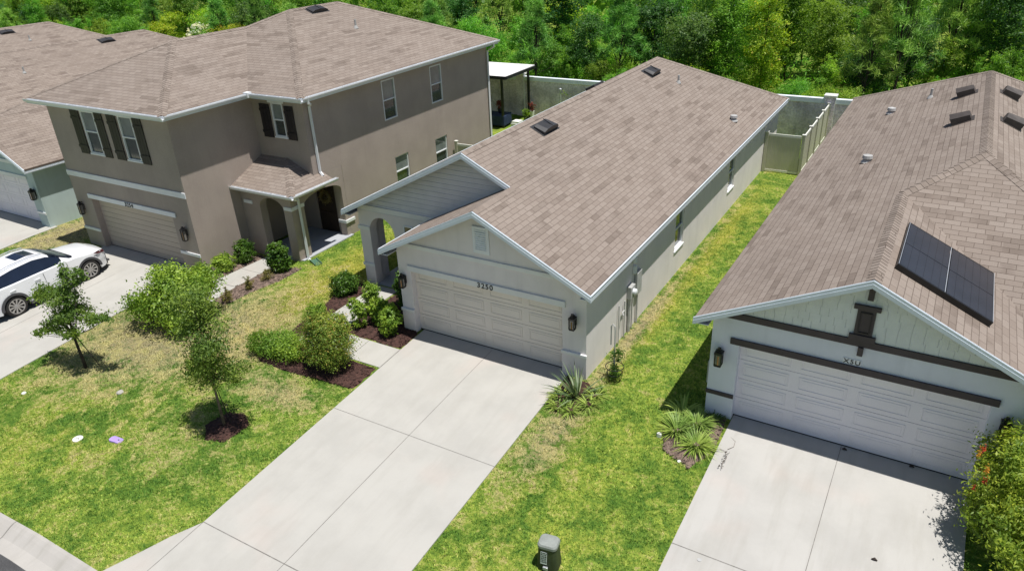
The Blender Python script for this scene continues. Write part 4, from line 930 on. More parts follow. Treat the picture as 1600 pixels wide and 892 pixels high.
# upper roof vents and pipe
nn = Vector((p2, 0, 1)).normalized(); uu = Vector((-1, 0, p2)).normalized()
zr_ = lambda x: e2+p2*(3.03-x)
rvent(HL, Vector((-1.87, 9.77, zr_(-1.87))), (0, 1, 0), uu, nn, .95, .42, .15); rpipe(HL, Vector((-.11, 10.15, zr_(-.11))), .35)

# ------------------------------------------------------------ plants
def mesh_quads(name, V, mat, nq=4, smooth=False):
    """V: (n, nq, 3) array, one island per face"""
    n = V.shape[0]; me = bpy.data.meshes.new(name); me.vertices.add(n*nq); me.vertices.foreach_set('co', V.astype(np.float32).ravel())
    me.loops.add(n*nq); me.loops.foreach_set('vertex_index', np.arange(n*nq, dtype=np.int32)); me.polygons.add(n)
    me.polygons.foreach_set('loop_start', np.arange(0, n*nq, nq, dtype=np.int32)); me.polygons.foreach_set('loop_total', np.full(n, nq, np.int32))
    me.update(calc_edges=True); me.materials.append(mat); return me
def unit(v): return v/np.maximum(np.linalg.norm(v, axis=-1, keepdims=True), 1e-9)
def leaves(C_, size, rng, up=.5, aspect=.5, outc=None, droop=0.):
    """rhombic leaves centred on C_ (n,3)"""
    n = len(C_); d = rng.normal(size=(n, 3)); 
    if outc is not None: d = d*.8 + unit(C_-outc)*.9
    nrm = unit(d+np.array([0, 0, up])); a = unit(np.cross(nrm, rng.normal(size=(n, 3)))); a[:, 2] -= droop; a = unit(a); b = unit(np.cross(nrm, a))
    s = size*rng.uniform(.6, 1.3, (n, 1)); A = a*s; B = b*s*aspect; k = nrm*s*.18
    return np.stack([C_-A, C_-B*.9+k, C_+A, C_+B*.9+k], 1)
def crown_pts(blobs, n, rng, cl=26, spread=.16, shell=.55):
    """clusters in the volume of ellipsoid blobs (cx,cy,cz,rx,ry,rz); returns leaf centres"""
    w_ = np.array([b[3]*b[4]*b[5] for b in blobs])**.75; w_ /= w_.sum(); m = max(1, n//cl); bi = rng.choice(len(blobs), m, p=w_)
    B = np.array(blobs)[bi]; d = unit(rng.normal(size=(m, 3))); r = rng.uniform(shell**2, 1, (m, 1))**.5*rng.uniform(.82, 1.12, (m, 1))
    c = B[:, :3]+d*r*B[:, 3:]; sp = spread*np.mean(B[:, 3:], axis=1, keepdims=True)
    P = np.repeat(c, cl, 0)+rng.normal(size=(m*cl, 3))*np.repeat(sp*rng.uniform(.5, 1.3, (m, 1)), cl, 0)*np.array([1, 1, .8])
    return P, c
def branch_mesh(b, trunk, tips, r0, rng, nlimb=10, r1=.25):
    """tapered trunk with limbs reaching into the crown"""
    trunk = [Vector(p) for p in trunk]; n = len(trunk); rs = [r0*(1-(1-r1)*k/(n-1)) for k in range(n)]
    b.tube([tuple(p) for p in trunk], rs, 8)
    if len(tips) == 0: return
    for k in rng.choice(len(tips), min(nlimb, len(tips)), replace=False):
        t = Vector(tips[k]); h = .35+.55*rng.random(); i = h*(n-1); a = trunk[int(i)].lerp(trunk[min(n-1, int(i)+1)], i-int(i))
        if a.z > t.z: a = trunk[max(1, int(n*.4))]
        m1 = a.lerp(t, .5)+Vector((rng.normal()*.06, rng.normal()*.06, -.04))*(t-a).length; rr = r0*.42*(1-h*.5)
        b.tube([tuple(a), tuple(m1), tuple(t)], [rr, rr*.6, rr*.2], 5)
def plant(name, cat, label, loc, blobs, n, leaf, mat, trunk=None, r0=.03, rng=None, up=.5, aspect=.5, cl=26, spread=.16, shell=.55, nlimb=12, group=None, bark='bark', zmin=.03, rz=0, crown='foliage', stems=0, trunkname='trunk', extra=None):
    rng = rng or np.random.default_rng(abs(hash(label)) % 1000 if 0 else sum(map(ord, label)))
    root = empty(name, loc, rz, label, cat, group)
    P, c = crown_pts(blobs, n, rng, cl, spread, shell); cc = np.array([b_[:3] for b_ in blobs]).mean(0); P[:, 2] = np.maximum(P[:, 2], zmin+rng.random(len(P))*.05)
    o = bpy.data.objects.new(crown, mesh_quads(crown, leaves(P, leaf, rng, up, aspect, cc), M[mat])); COL.objects.link(o); o.parent = root
    b = MB()
    if trunk: branch_mesh(b, trunk, c, r0, rng, nlimb)
    for _ in range(stems):
        t = Vector(c[rng.integers(len(c))]); a = Vector((rng.normal()*.04, rng.normal()*.04, -.05)); b.tube([tuple(a), tuple(a.lerp(t, .5)+Vector((0, 0, .05))), tuple(t)], [r0, r0*.7, r0*.25], 5)
    if b.v: b.build(trunkname if trunk else 'stem', M[bark], root, smooth=True)
    return root
def gl(x, y, dz=0): return (x, y, Gf(x, y)+dz)

# two young street trees on the left lawn
rg = np.random.default_rng(3)
t1 = plant('young_tree', 'tree', 'young tree with tall loose crown standing in the dark mulch ring', gl(-1.98, -5.63),
      [(0, 0, 1.7, .66, .66, .38), (.15, -.05, 2.25, .60, .6, .42), (.0, .1, 2.95, .72, .68, .45), (-.05, 0, 3.6, .58, .54, .48), (-.62, .1, 1.6, .36, .36, .26), (.68, .2, 1.85, .36, .36, .34), (-.25, .3, 3.35, .5, .4, .22), (.45, -.2, 2.6, .38, .38, .25)], 13000, .037, 'leaf_elm',
      [(0, 0, -.05), (-.01, 0, .8), (.0, 0, 1.6), (.03, .02, 2.4), (.02, 0, 3.5)], .042, up=.6, cl=20, spread=.20, shell=.25, nlimb=34)
b = MB(); b.tube([(.10, .14, -.05), (.02, .03, 1.3)], .012, 5); b.build('stake', M['bark_d'], t1)
t2 = plant('young_tree', 'tree', 'young oak with spreading open branches leaning in front of the white car', gl(-8.75, -5.29, 0),
      [(.12, .1, 1.95, .55, .55, .30), (-.75, -.2, 1.35, .55, .25, .16), (-1.2, -.4, 1.15, .35, .2, .12), (.85, .2, 1.85, .55, .28, .18), (1.35, .3, 1.95, .3, .2, .14), (.0, .1, 2.5, .6, .5, .28), (-.75, .0, 2.45, .55, .35, .22), (-1.2, -.1, 2.25, .32, .25, .16), (.35, .25, 3.05, .35, .35, .26), (.7, .4, 3.25, .28, .2, .12), (.1, .2, 3.3, .16, .16, .2), (-.35, 0, 1.65, .4, .3, .2), (.45, -.3, 1.5, .3, .3, .15)], 10000, .040, 'leaf_oak',
      [(0, 0, -.05), (-.03, 0, .5), (-.10, .02, 1.1), (-.05, .04, 1.8), (.06, .1, 2.6), (.18, .14, 3.1)], .055, up=.7, cl=18, spread=.22, shell=.15, nlimb=46, bark='bark_d', aspect=.6)
b = MB(); b.tube([(.42, .25, -.05), (-.02, .03, 1.15)], .014, 5); b.build('stake', M['bark_d'], t2)

# shrubs
plant('shrub', 'shrub', 'large loose bright green shrub between the left drive and the taupe porch walk', gl(-7.95, -2.75),
      [(.0, .2, 1.0, 1.0, .9, .72), (.6, .4, 1.35, .62, .62, .55), (-.9, -.1, .75, .75, .7, .5), (-.1, .5, 1.75, .6, .6, .55), (.5, 1.1, 1.3, .7, .7, .55), (-1.6, .25, .55, .45, .45, .35), (.6, -.2, .6, .5, .45, .42), (-1.2, .9, 1.2, .5, .5, .45)], 16000, .052, 'leaf_lig', r0=.02, stems=26, cl=20, spread=.20, shell=.2, aspect=.55)
plant('shrub', 'shrub', 'big rounded bush with copper tinted tips beside the middle drive', gl(-1.15, -2.52),
      [(0, 0, .75, .72, .68, .62), (.05, .05, 1.3, .62, .58, .48), (-.3, .1, 1.05, .6, .5, .5), (.35, 0, 1.0, .5, .5, .55), (.3, .2, 1.5, .3, .3, .22), (-.3, -.1, 1.55, .3, .3, .25)], 22000, .031, 'leaf_bush', r0=.015, stems=16, cl=22, spread=.15, shell=.6)
plant('hedge_shrub', 'shrub', 'low clipped light green hedge bush left of the copper tipped bush', gl(-3.0, -2.62),
      [(0, 0, .38, .62, .5, .42), (-.5, -.1, .33, .5, .45, .36), (.5, 0, .4, .5, .5, .42), (-.85, -.1, .28, .35, .35, .3)], 11000, .030, 'leaf_hedge', r0=.01, stems=10, cl=20, spread=.16, shell=.7)
plant('shrub', 'shrub', 'dense round dark green bush left of the entry arch pier', gl(-3.78, .95), [(0, 0, .38, .42, .42, .40), (.1, .1, .45, .36, .36, .36)], 5200, .040, 'leaf_dark', stems=6, r0=.01, shell=.7)
plant('shrub', 'shrub', 'small sparse shrub at the left edge of the walk below the round bush', gl(-3.6, -.45), [(0, 0, .22, .28, .26, .22), (-.25, -.1, .18, .2, .2, .15)], 1500, .034, 'leaf_hedge', stems=8, r0=.008, shell=.3)
plant('shrub', 'shrub', 'tall glossy dark bush against the garage wall inside the entry corner', gl(-.95, 1.15), [(0, 0, .55, .52, .5, .5), (.05, 0, 1.0, .45, .45, .36), (-.35, 0, .8, .32, .32, .4)], 6500, .048, 'leaf_dark', stems=9, r0=.012, shell=.6, aspect=.6)
plant('shrub', 'shrub', 'upright yellow green shrub just right of the walk near the arch', gl(-1.9, .25), [(0, 0, .45, .30, .28, .38), (0, 0, .85, .28, .26, .26)], 3400, .036, 'leaf_lig', stems=8, r0=.01, shell=.45)
plant('shrub', 'shrub', 'slim leafy shrub in the mulch where the walk turns', gl(-1.75, -.55), [(0, 0, .35, .22, .22, .32), (.03, 0, .70, .24, .22, .26), (-.25, .05, .75, .2, .2, .2)], 2500, .038, 'leaf_lig', stems=7, r0=.01, shell=.4)
plant('shrub', 'shrub', 'bright green tiered shrub nearest the garage corner in dark mulch', gl(-.68, -.52), [(0, 0, .30, .30, .28, .26), (.08, .05, .62, .36, .33, .24), (.0, .15, .82, .24, .22, .18)], 3200, .046, 'leaf_lig', stems=8, r0=.012, shell=.4, aspect=.6)
plant('shrub', 'shrub', 'bright green tiered shrub in dark mulch second from the garage corner', gl(-1.25, -.15), [(0, 0, .32, .30, .28, .28), (-.1, 0, .62, .33, .3, .25)], 2900, .044, 'leaf_lig', stems=8, r0=.012, shell=.4, aspect=.6)
# taupe house shrubs
plant('shrub', 'shrub', 'square dark green bush right of the porch walk at the pier', gl(-7.62, 1.75), [(0, 0, .42, .40, .38, .42), (0, 0, .85, .36, .34, .30)], 5200, .048, 'leaf_dark', stems=8, r0=.012, shell=.65, aspect=.62)
plant('shrub', 'shrub', 'round green shrub nearest the porch along the taupe side wall', gl(-9.62, 1.85), [(0, 0, .42, .38, .38, .40), (0, .05, .62, .34, .32, .28)], 3600, .046, 'leaf_dark', stems=8, r0=.012, shell=.5)
plant('shrub', 'shrub', 'middle green shrub of the row along the taupe side wall', gl(-9.72, 1.0), [(0, 0, .34, .38, .38, .33), (0, -.2, .4, .3, .3, .28)], 3200, .044, 'leaf_lig', stems=8, r0=.012, shell=.4)
plant('shrub', 'shrub', 'loose yellowish shrub of the row nearest the taupe house corner', gl(-9.78, .0), [(0, 0, .38, .42, .42, .35), (0, -.4, .35, .34, .38, .3)], 3400, .044, 'leaf_lig', stems=10, r0=.012, shell=.3)
for (x, y, lb) in ((-7.45, .95, 'small half dry lavender like shrub nearest the porch pier'), (-7.45, .1, 'middle half dry shrub in the faded mulch strip'), (-7.55, -.75, 'half dry low shrub at the lower end of the faded mulch strip')):
    plant('dry_shrub', 'shrub', lb, gl(x, y), [(0, 0, .22, .26, .26, .2), (0, 0, .4, .14, .14, .2)], 1100, .032, 'leaf_dry', stems=16, r0=.006, shell=.1, aspect=.25)
# big bottlebrush shrub lower right with red flowers
bb = plant('bottlebrush_shrub', 'shrub', 'large bright bottlebrush shrub with a few red flowers at the right edge', gl(15.25, -1.35),
      [(0, 0, 1.1, 1.0, 1.1, .85), (-.25, .9, 1.35, .75, .75, .75), (.3, -.9, 1.0, .95, .9, .8), (0, .3, 1.95, .75, .85, .45), (.9, 0, 1.4, .8, 1, .9), (-.55, -.2, .8, .55, .7, .55), (-.3, 1.4, .9, .6, .5, .6)], 40000, .045, 'leaf_bottle', stems=30, r0=.02, cl=24, spread=.12, shell=.75, aspect=.38, up=.9)
rg = np.random.default_rng(5)
for k in range(8):
    th = rg.uniform(2.2, 3.9); h = rg.uniform(.7, 2.1); r_ = .95+.15*rg.random(); c = (math.cos(th)*r_+.02, math.sin(th)*1.2+.2, h)
    P = np.array(c)+rg.normal(size=(60, 3))*np.array([.022, .022, .05]); me = mesh_quads('flower', leaves(P, .022, rg, 0, .35), M['flower_red' if k % 4 else 'flower_org']); o = bpy.data.objects.new('flower', me); COL.objects.link(o); o.parent = bb

def straps(name, cat, label, loc, n, L, wd, mat, rng, rise=1.0, spread=1.0, curve=.8, group=None, rad=.1, dead=0):
    """arching strap leaves from a crown"""
    V = []
    for k in range(n):
        th = rng.random()*6.283; l = L*rng.uniform(.6, 1.15); el = rng.uniform(.35, 1.35)*rise; r0 = rad*math.sqrt(rng.random()); d = np.array([math.cos(th), math.sin(th), 0]); s_ = np.array([-d[1], d[0], 0]); p = np.array([rng.normal()*rad, rng.normal()*rad, 0]) if rad > .15 else d*r0
        p = p.astype(float); pts = []; m = 5
        for i in range(m+1):
            t = i/m; w_ = wd*(1-t**2.2)*(.7+.3*min(1, t*4))+.001; pts.append((p.copy(), w_)); e_ = el-curve*t*1.6*rng.uniform(.8, 1.1)
            p = p+(d*math.cos(e_)*spread+np.array([0, 0, math.sin(e_)]))*l/m; p[2] = max(p[2], .015)
        for i in range(m): V.append([pts[i][0]-s_*pts[i][1], pts[i][0]+s_*pts[i][1], pts[i+1][0]+s_*pts[i+1][1], pts[i+1][0]-s_*pts[i+1][1]])
    me = mesh_quads('leaf_rosette', np.array(V), M[mat])
    bm = bmesh.new(); bm.from_mesh(me); bmesh.ops.remove_doubles(bm, verts=bm.verts, dist=.0002); bm.to_mesh(me); bm.free()
    o = bpy.data.objects.new(name, me); COL.objects.link(o); o.location = loc; return tag(o, label, cat, group)
rg = np.random.default_rng(21)
straps('flax_plant', 'plant', 'tall spiky flax plant in the mulch at the middle garage corner', gl(5.68, -.78), 40, .92, .026, 'leaf_flax', rg, 1.15, 1, .32, rad=.08)
for (x, y, lb) in ((5.42, -1.3, 'low strappy plant at the drive side of the rounded mulch bed'), (5.75, -1.35, 'low strappy plant at the front of the rounded mulch bed'), (6.08, -.95, 'low strappy plant at the lawn side of the rounded mulch bed'), (5.3, -.95, 'low strappy plant tucked behind the drive edge of the rounded bed'), (6.1, -.55, 'yellowish strappy plant nearest the wall in the rounded bed')):
    straps('strap_plant', 'plant', lb, gl(x, y), 110, .36, .011, 'leaf_strap', rg, .9, 1, .75)
for (x, y, lb, L_) in ((8.38, -.95, 'wide green strap plant nearest the lawn left of the right drive', .62), (8.95, -1.25, 'yellow green strap plant at the edge of the right drive', .6), (8.75, -.55, 'upright strap plant behind the other two by the right drive', .6)):
    straps('strap_plant', 'plant', lb, gl(x, y), 280, L_*.86, .013, 'leaf_strap', rg, .95, 1, .7)
straps('agave_plant', 'plant', 'pale broad leaved plant in the shade at the blue house corner', gl(8.3, -.25), 26, .55, .035, 'leaf_strap', rg, .9, 1, .7)
straps('strap_plant', 'plant', 'dark grassy plant against the blue pilaster', gl(9.05, -.22), 90, .32, .010, 'leaf_dark', rg, .9, 1, .6)
# potted wire plant support by the middle house side wall
st = empty('climbing_plant', gl(6.25, .3), 0, 'small climbing plant on a wire frame and hooked pole beside the middle garage wall', 'plant')
b = MB(); b.tube([(-.06, .12, -.1), (-.06, .12, 1.45), (-.07, .12, 1.56), (-.12, .12, 1.62), (-.17, .12, 1.56), (-.17, .12, 1.0)], .017, 6); b.build('hook_pole', M['pipe'], st)
for hz, rr in ((.25, .2), (.45, .24)):
    b = MB(); b.tube([(rr*math.cos(t_), rr*math.sin(t_), hz) for t_ in np.linspace(0, 6.2832, 19)], .012, 5); b.build('wire_ring', M['black'], st)
for a_ in (0, 2.09, 4.19):
    b = MB(); b.tube([(.15*math.cos(a_), .15*math.sin(a_), -.05), (.25*math.cos(a_), .25*math.sin(a_), .48)], .008, 5); b.build('wire_leg', M['black'], st)
P, c = crown_pts([(0, 0, .3, .16, .16, .25), (.12, .05, .8, .16, .16, .18), (-.03, .1, .65, .1, .1, .3)], 420, rg, 12, .3, .1); o = bpy.data.objects.new('foliage', mesh_quads('foliage', leaves(P, .05, rg, .4, .35), M['leaf_dark'])); COL.objects.link(o); o.parent = st

# ------------------------------------------------------------ small yard objects
ub = empty('utility_pedestal', gl(7.40, -5.62), .15, 'dark green telecom pedestal box with a grey green lid on the lawn', 'utility box')
def rrect(w_, d_, r_, n=5):
    pts = []
    for (cx, cy, a0) in ((w_/2-r_, d_/2-r_, 0), (-w_/2+r_, d_/2-r_, 90), (-w_/2+r_, -d_/2+r_, 180), (w_/2-r_, -d_/2+r_, 270)):
        for k in range(n+1): a_ = math.radians(a0+90*k/n); pts.append((cx+r_*math.cos(a_), cy+r_*math.sin(a_)))
    return pts
def loft(b, secs):
    R = [[b.vert((x, y, z)) for x, y in pts] for z, pts in secs]; n = len(R[0])
    for i in range(len(R)-1):
        for k in range(n): b.f.append([R[i][k], R[i][(k+1) % n], R[i+1][(k+1) % n], R[i+1][k]]); b.uv.append(None)
    b.f += [R[0][::-1], R[-1]]; b.uv += [None, None]
b = MB(); loft(b, [(-.08, rrect(.44, .38, .09)), (.05, rrect(.43, .37, .09)), (.55, rrect(.37, .31, .08))]); b.build('base', M['green_box'], ub, smooth=False)
b = MB(); loft(b, [(.545, rrect(.40, .34, .09)), (.60, rrect(.40, .34, .09)), (.635, rrect(.36, .30, .09)), (.65, rrect(.16, .12, .05))]); b.build('lid', M['green_lid'], ub)
b = MB((-.03, -.175, .32), (1, 0, 0), (0, .12, 1), (0, -1, .1)); b.box(-.085, .045, -.13, .15, 0, .012); pl = b.build('label_plate', M['plate'], ub)
b = MB((-.03, -.175, .32), (1, 0, 0), (0, .12, 1), (0, -1, .1))
for k in range(6):
    x_ = -.075; 
    while x_ < .03: w_ = random.uniform(.01, .03); b.box(x_, x_+w_, .12-k*.042, .14-k*.042, .012, .015); x_ += w_+.008
b.build('plate_marks', M['black'], pl)
b = MB(); b.box(-.06, .04, -.235, -.19, .06, .14); b.build('latch', M['alu'], ub, bevel=.01)
b = MB(); b.tube([(-.03, -.22, .08), (-.04, -.26, .02), (-.03, -.45, .01)], .009, 5); b.build('cable', M['black'], ub)

b = MB(); b.tube([(0, 0, -.02), (0, 0, .03), (0, 0, .04)], [.13, .13, .11], 18); cv = b.build('cleanout_cover', M['offwhite']); cv.location = gl(-5.5, -7.53); tag(cv, 'round white pipe cover lying in the front lawn', 'cover')
b = MB(); b.box(-.05, -.01, -.012, .012, .041, .044); b.box(.02, .06, -.012, .012, .041, .044); b.build('cover_slots', M['black'], cv)
b = MB(); loft(b, [(-.02, rrect(.42, .20, .08)), (.035, rrect(.41, .19, .08)), (.045, rrect(.36, .15, .06))]); pc = b.build('reclaimed_water_cover', M['purple']); pc.location = gl(-4.37, -7.15); pc.rotation_euler = (0, 0, .1); tag(pc, 'oval lilac valve cover lying in the front lawn', 'cover')
b = MB(); b.box(.08, .11, -.015, .015, .046, .052); b.build('bolt', M['black'], pc)
def rock(x, y, r_, label, mat='stone', name='stone'):
    bm = bmesh.new(); bmesh.ops.create_icosphere(bm, subdivisions=2, radius=r_)
    for v in bm.verts: v.co *= random.uniform(.85, 1.12); v.co.z *= .6
    me = bpy.data.meshes.new(name); bm.to_mesh(me); bm.free(); me.materials.append(M[mat]); o = bpy.data.objects.new(name, me); COL.objects.link(o); o.location = gl(x, y, r_*.25); tag(o, label, 'stone' if name == 'stone' else 'litter'); return o
rock(-6.34, -5.73, .10, 'pale round stone in the dry patch of the left lawn'); rock(-9.3, -6.9, .07, 'small white stone in the lawn below the young oak', 'offwhite')
b = MB(); loft(b, [(-.03, rrect(.12, .09, .03)), (.10, rrect(.11, .08, .03)), (.12, rrect(.06, .04, .015))]); o = b.build('lawn_marker', M['offwhite']); o.location = gl(8.06, -1.26); tag(o, 'small white cap standing in the lawn left of the strap plants', 'marker')
rock(8.75, -1.85, .05, 'tiny white pebble below the strap plants', 'offwhite')
b = MB(); b.prism([(-.02, -.14, .0), (.62, -.10, .0), (.62, .14, .0), (-.02, .14, .0)], (0, 0, .03)); b.box(0, .6, -.14, -.115, .03, .08); b.box(0, .6, .115, .14, .03, .08); o = b.build('splash_block', M['splash']); o.location = gl(-7.15, 2.95, .02); o.rotation_euler = (0, 0, -.46); tag(o, 'dark green splash block on the lawn under the porch downspout', 'splash block')
# vine runner and leaf litter on the right drive edge
rg = np.random.default_rng(9)
vn = empty('creeping_vine', gl(9.6, -1.0, .03), 0, 'thin dark creeping runner lying over the edge of the right drive', 'vine')
b = MB(); pth = [(-.25, .35, .01), (-.05, .42, .02), (.1, .3, .02), (.12, .1, .015), (.02, -.05, .015)]; b.tube(pth, .005, 5); b.tube([(-.15, -.1, .01), (0, -.15, .02), (.08, -.35, .02), (.05, -.6, .015), (.08, -.75, .01)], .005, 5); b.build('stem', M['bark'], vn)
P = np.array([(.05, -.15-.03*k, .02) for k in range(20)])+rg.normal(size=(20, 3))*[.05, .03, .005]; o = bpy.data.objects.new('leaf_litter', mesh_quads('l', leaves(P, .03, rg, .4, .5), M['bark_d'])); COL.objects.link(o); o.parent = vn
# round drain spot on the drive
b = MB(); b.tube([(0, 0, 0), (0, 0, .006)], .045, 14); o = b.build('survey_marker', M['pipe']); o.location = gl(9.98, -4.25, .031); tag(o, 'small round grey marker set in the right drive', 'marker')
for (x, y, lb) in ((*rw(2.55, .05), 'dark pebble beside the joint of the right drive'), (*rw(3.9, .12), 'dark lizard like clump at the foot of the white garage door'), (*rw(3.55, -2.8), 'dark speck of leaf near the middle of the right drive')):
    b = MB(); b.tube([(-.05, 0, .01), (0, .01, .03), (.05, 0, .01)], [.015, .03, .012], 6); o = b.build('leaf_clump', M['bark_d']); o.location = (x, y, Gf(x, y)+.03); tag(o, lb, 'debris')

# ------------------------------------------------------------ fences and walls at the back
def vinyl_panel(root, O, U, Nn, u0, u1, z1=1.80):
    b = MB(O, U, Nn); n = max(3, int((u1-u0)/.17)); w_ = (u1-u0)/n
    for k in range(n): b.box(u0+k*w_+.003, u0+(k+1)*w_-.003, -.012, .012, .12, z1-.08)
    b.build('board_panel', M['pvc'], root)
    for (a_, c_) in ((.05, .14), (z1-.11, z1)): b = MB(O, U, Nn); b.box(u0, u1, -.028, .028, a_, c_); b.build('rail', M['pvc_w'], root)
def post(root, x, y, h=1.85, w_=.065):
    b = MB((x, y, 0)); b.box(-w_, w_, -w_, w_, -.1, h); p = b.build('post', M['pvc'], root)
    b = MB((x, y, 0)); b.box(-w_-.015, w_+.015, -w_-.015, w_+.015, h, h+.03); b.prism([(-w_, -w_, h+.03), (w_, -w_, h+.03), (w_*.3, -w_*.3, h+.06), (-w_*.3, -w_*.3, h+.06)], (0, .04, 0)) if 0 else None
    b.build('post_cap', M['pvc_w'], p)
gt = empty('vinyl_gate', (5.66, 19.15, 0), 0, 'tan vinyl gate panel closing the side yard by the middle house', 'gate')
vinyl_panel(gt, (0, 0, 0), (1, 0, 0), (0, -1, 0), .07, 1.50); post(gt, 0.0, 0, 1.85)
fn = empty('vinyl_fence', (7.25, 19.15, 0), 0, 'tan vinyl fence stepping back to the rear wall between the middle and right houses', 'fence')
post(fn, 0, 0)
for k in range(4):
    y0 = .065+k*1.62; vinyl_panel(fn, (0, 0, 0), (0, 1, 0), (1, 0, 0), y0, y0+1.49); post(fn, .0, (k+1)*1.62)
fl = empty('vinyl_fence', (-7.45, 13.3, -.35), 0, 'short vinyl fence piece between the taupe and middle houses', 'fence')
vinyl_panel(fl, (0, 0, 0), (1, 0, 0), (0, -1, 0), .07, 3.75); post(fl, 0, 0, 1.9); post(fl, 3.8, 0, 1.85)
bw = empty('boundary_wall', (0, 25.8, 0), 0, 'long grey textured boundary wall with a pale cap band behind the houses', 'wall')
pill = [-65.9, -47.6, -29.3, -11.0, 7.25, 25.5, 43.8]
for k in range(len(pill)-1):
    a, c = pill[k]+.26, pill[k+1]-.26; b = MB(); m = 3
    for i in range(m):
        x0, x1 = a+(c-a)*i/m, a+(c-a)*(i+1)/m; b.box(x0, x1-.0, 0, .16, Gf(x0, 30)-.3 if Gf(x0, 30) < Gf(x1, 30) else Gf(x1, 30)-.3, 1.80)
    b.build('wall_panel', M['wallgray'], bw)
    b = MB(); b.box(a, c, -.05, .21, 1.80, 2.05); b.build('wall_cap', M['wallcap'], bw, bevel=.01)
for x_ in pill:
    b = MB(); b.box(x_-.25, x_+.25, -.14, .30, -.7, 2.15); p = b.build('pillar', M['wallgray'], bw); b = MB(); b.box(x_-.31, x_+.31, -.20, .36, 2.15, 2.25); b.build('pillar_cap', M['pvc_w'], p, bevel=.015)
    b = MB(); b.box(x_+.252, x_+.275, -.12, .28, -.6, 2.1); b.build('edge_strip', M['pvc_w'], p)
# pergola behind the taupe house
pg = empty('patio_cover', (-14, 24.0, -.41), 0, 'white flat patio cover on black posts behind the taupe house', 'patio cover')
b = MB(); b.prism([(-4, -1.85, 3.10), (4.1, -1.85, 3.10), (4.1, 1.68, 3.16), (-4, 1.68, 3.16)], (0, 0, .06))
for k in range(13): b.prism([(-4+k*.63, -1.83, 3.162), (-3.97+k*.63, -1.83, 3.162), (-3.97+k*.63, 1.66, 3.222), (-4+k*.63, 1.66, 3.222)], (0, 0, .012))
b.build('roof_panel', M['pergola'], pg)
for q in ((-4, 4.12, -1.95, -1.86), (4.101, 4.16, -1.85, 1.7), (-4, 4.1, 1.69, 1.76)):
    b = MB(); b.box(*q, 3.0, 3.17); b.build('beam', M['black'], pg)
for (x, y) in ((3.55, -1.4), (3.75, 1.45), (-.3, -1.4), (-.3, 1.45), (-3.8, -1.4), (-3.8, 1.45)):
    b = MB(); b.box(x-.06, x+.06, y-.06, y+.06, -.1, 3.095); b.build('post', M['black'], pg)
# yard clutter under it
def pot(x, y, r_, h, label, mat, leafm, n=260, ls=.06, z=None):
    root = empty('potted_plant', (x, y, Gf(x, y) if z is None else z), 0, label, 'potted plant')
    b = MB(); b.tube([(0, 0, 0), (0, 0, h*.9), (0, 0, h)], [r_*.7, r_, r_*1.05], 14); b.build('pot', M[mat], root)
    rr = np.random.default_rng(n+int(x*10) % 7); P, c = crown_pts([(0, 0, h+.25, r_*1.3, r_*1.3, .28)], n, rr, 10, .2, .1); o = bpy.data.objects.new('foliage', mesh_quads('f', leaves(P, ls, rr, .5, .4), M[leafm])); COL.objects.link(o); o.parent = root
tb = empty('covered_table', (-11.3, 23.0, -.41), .1, 'table under a navy cloth beneath the white patio cover', 'table')
b = MB(); b.box(-.9, .9, -.55, .55, .12, .74); b.build('cloth', M['bluecloth'], tb, bevel=.04)
for sx in (-.8, .8):
    for sy in (-.45, .45): b = MB(); b.box(sx-.04, sx+.04, sy-.04, sy+.04, 0, .119); b.build('leg', M['black'], tb)
pot(-11.0, 23.2, .17, .28, 'dark pot with red leaves on the navy covered table', 'pot', 'flower_p', 300, .06, .335)
pot(-11.9, 22.9, .15, .25, 'dark pot with thin green leaves on the navy covered table', 'pot', 'leaf_dark', 200, .06, .335)
pot(-10.0, 24.6, .16, .26, 'low pot with green leaves near the boundary wall pillar', 'pot', 'leaf_lig', 260, .07)
pot(-9.9, 25.2, .15, .5, 'tall pale pot with dark red leaves by the right post', 'offwhite', 'flower_p', 200, .07)
b = MB(); b.box(-.28, .28, -.3, .3, 0, .5); b.box(-.24, .24, -.26, .26, .5, .62); o = b.build('storage_box', M['offwhite']); o.location = (-9.3, 22.3, -.4); tag(o, 'pale storage box at the yard edge behind the middle roof', 'box')
b = MB(); b.tube([(0, 0, 0), (0, 0, 2.0)], .04, 8); b.tube([(0, 0, 2.0), (0, 0, 2.08), (0, 0, 2.12)], [.09, .09, .03], 10); o = b.build('vent_post', M['alu']); o.location = (-7.6, 24.6, -.35); tag(o, 'thin pale post with a round cap by the boundary wall', 'post')

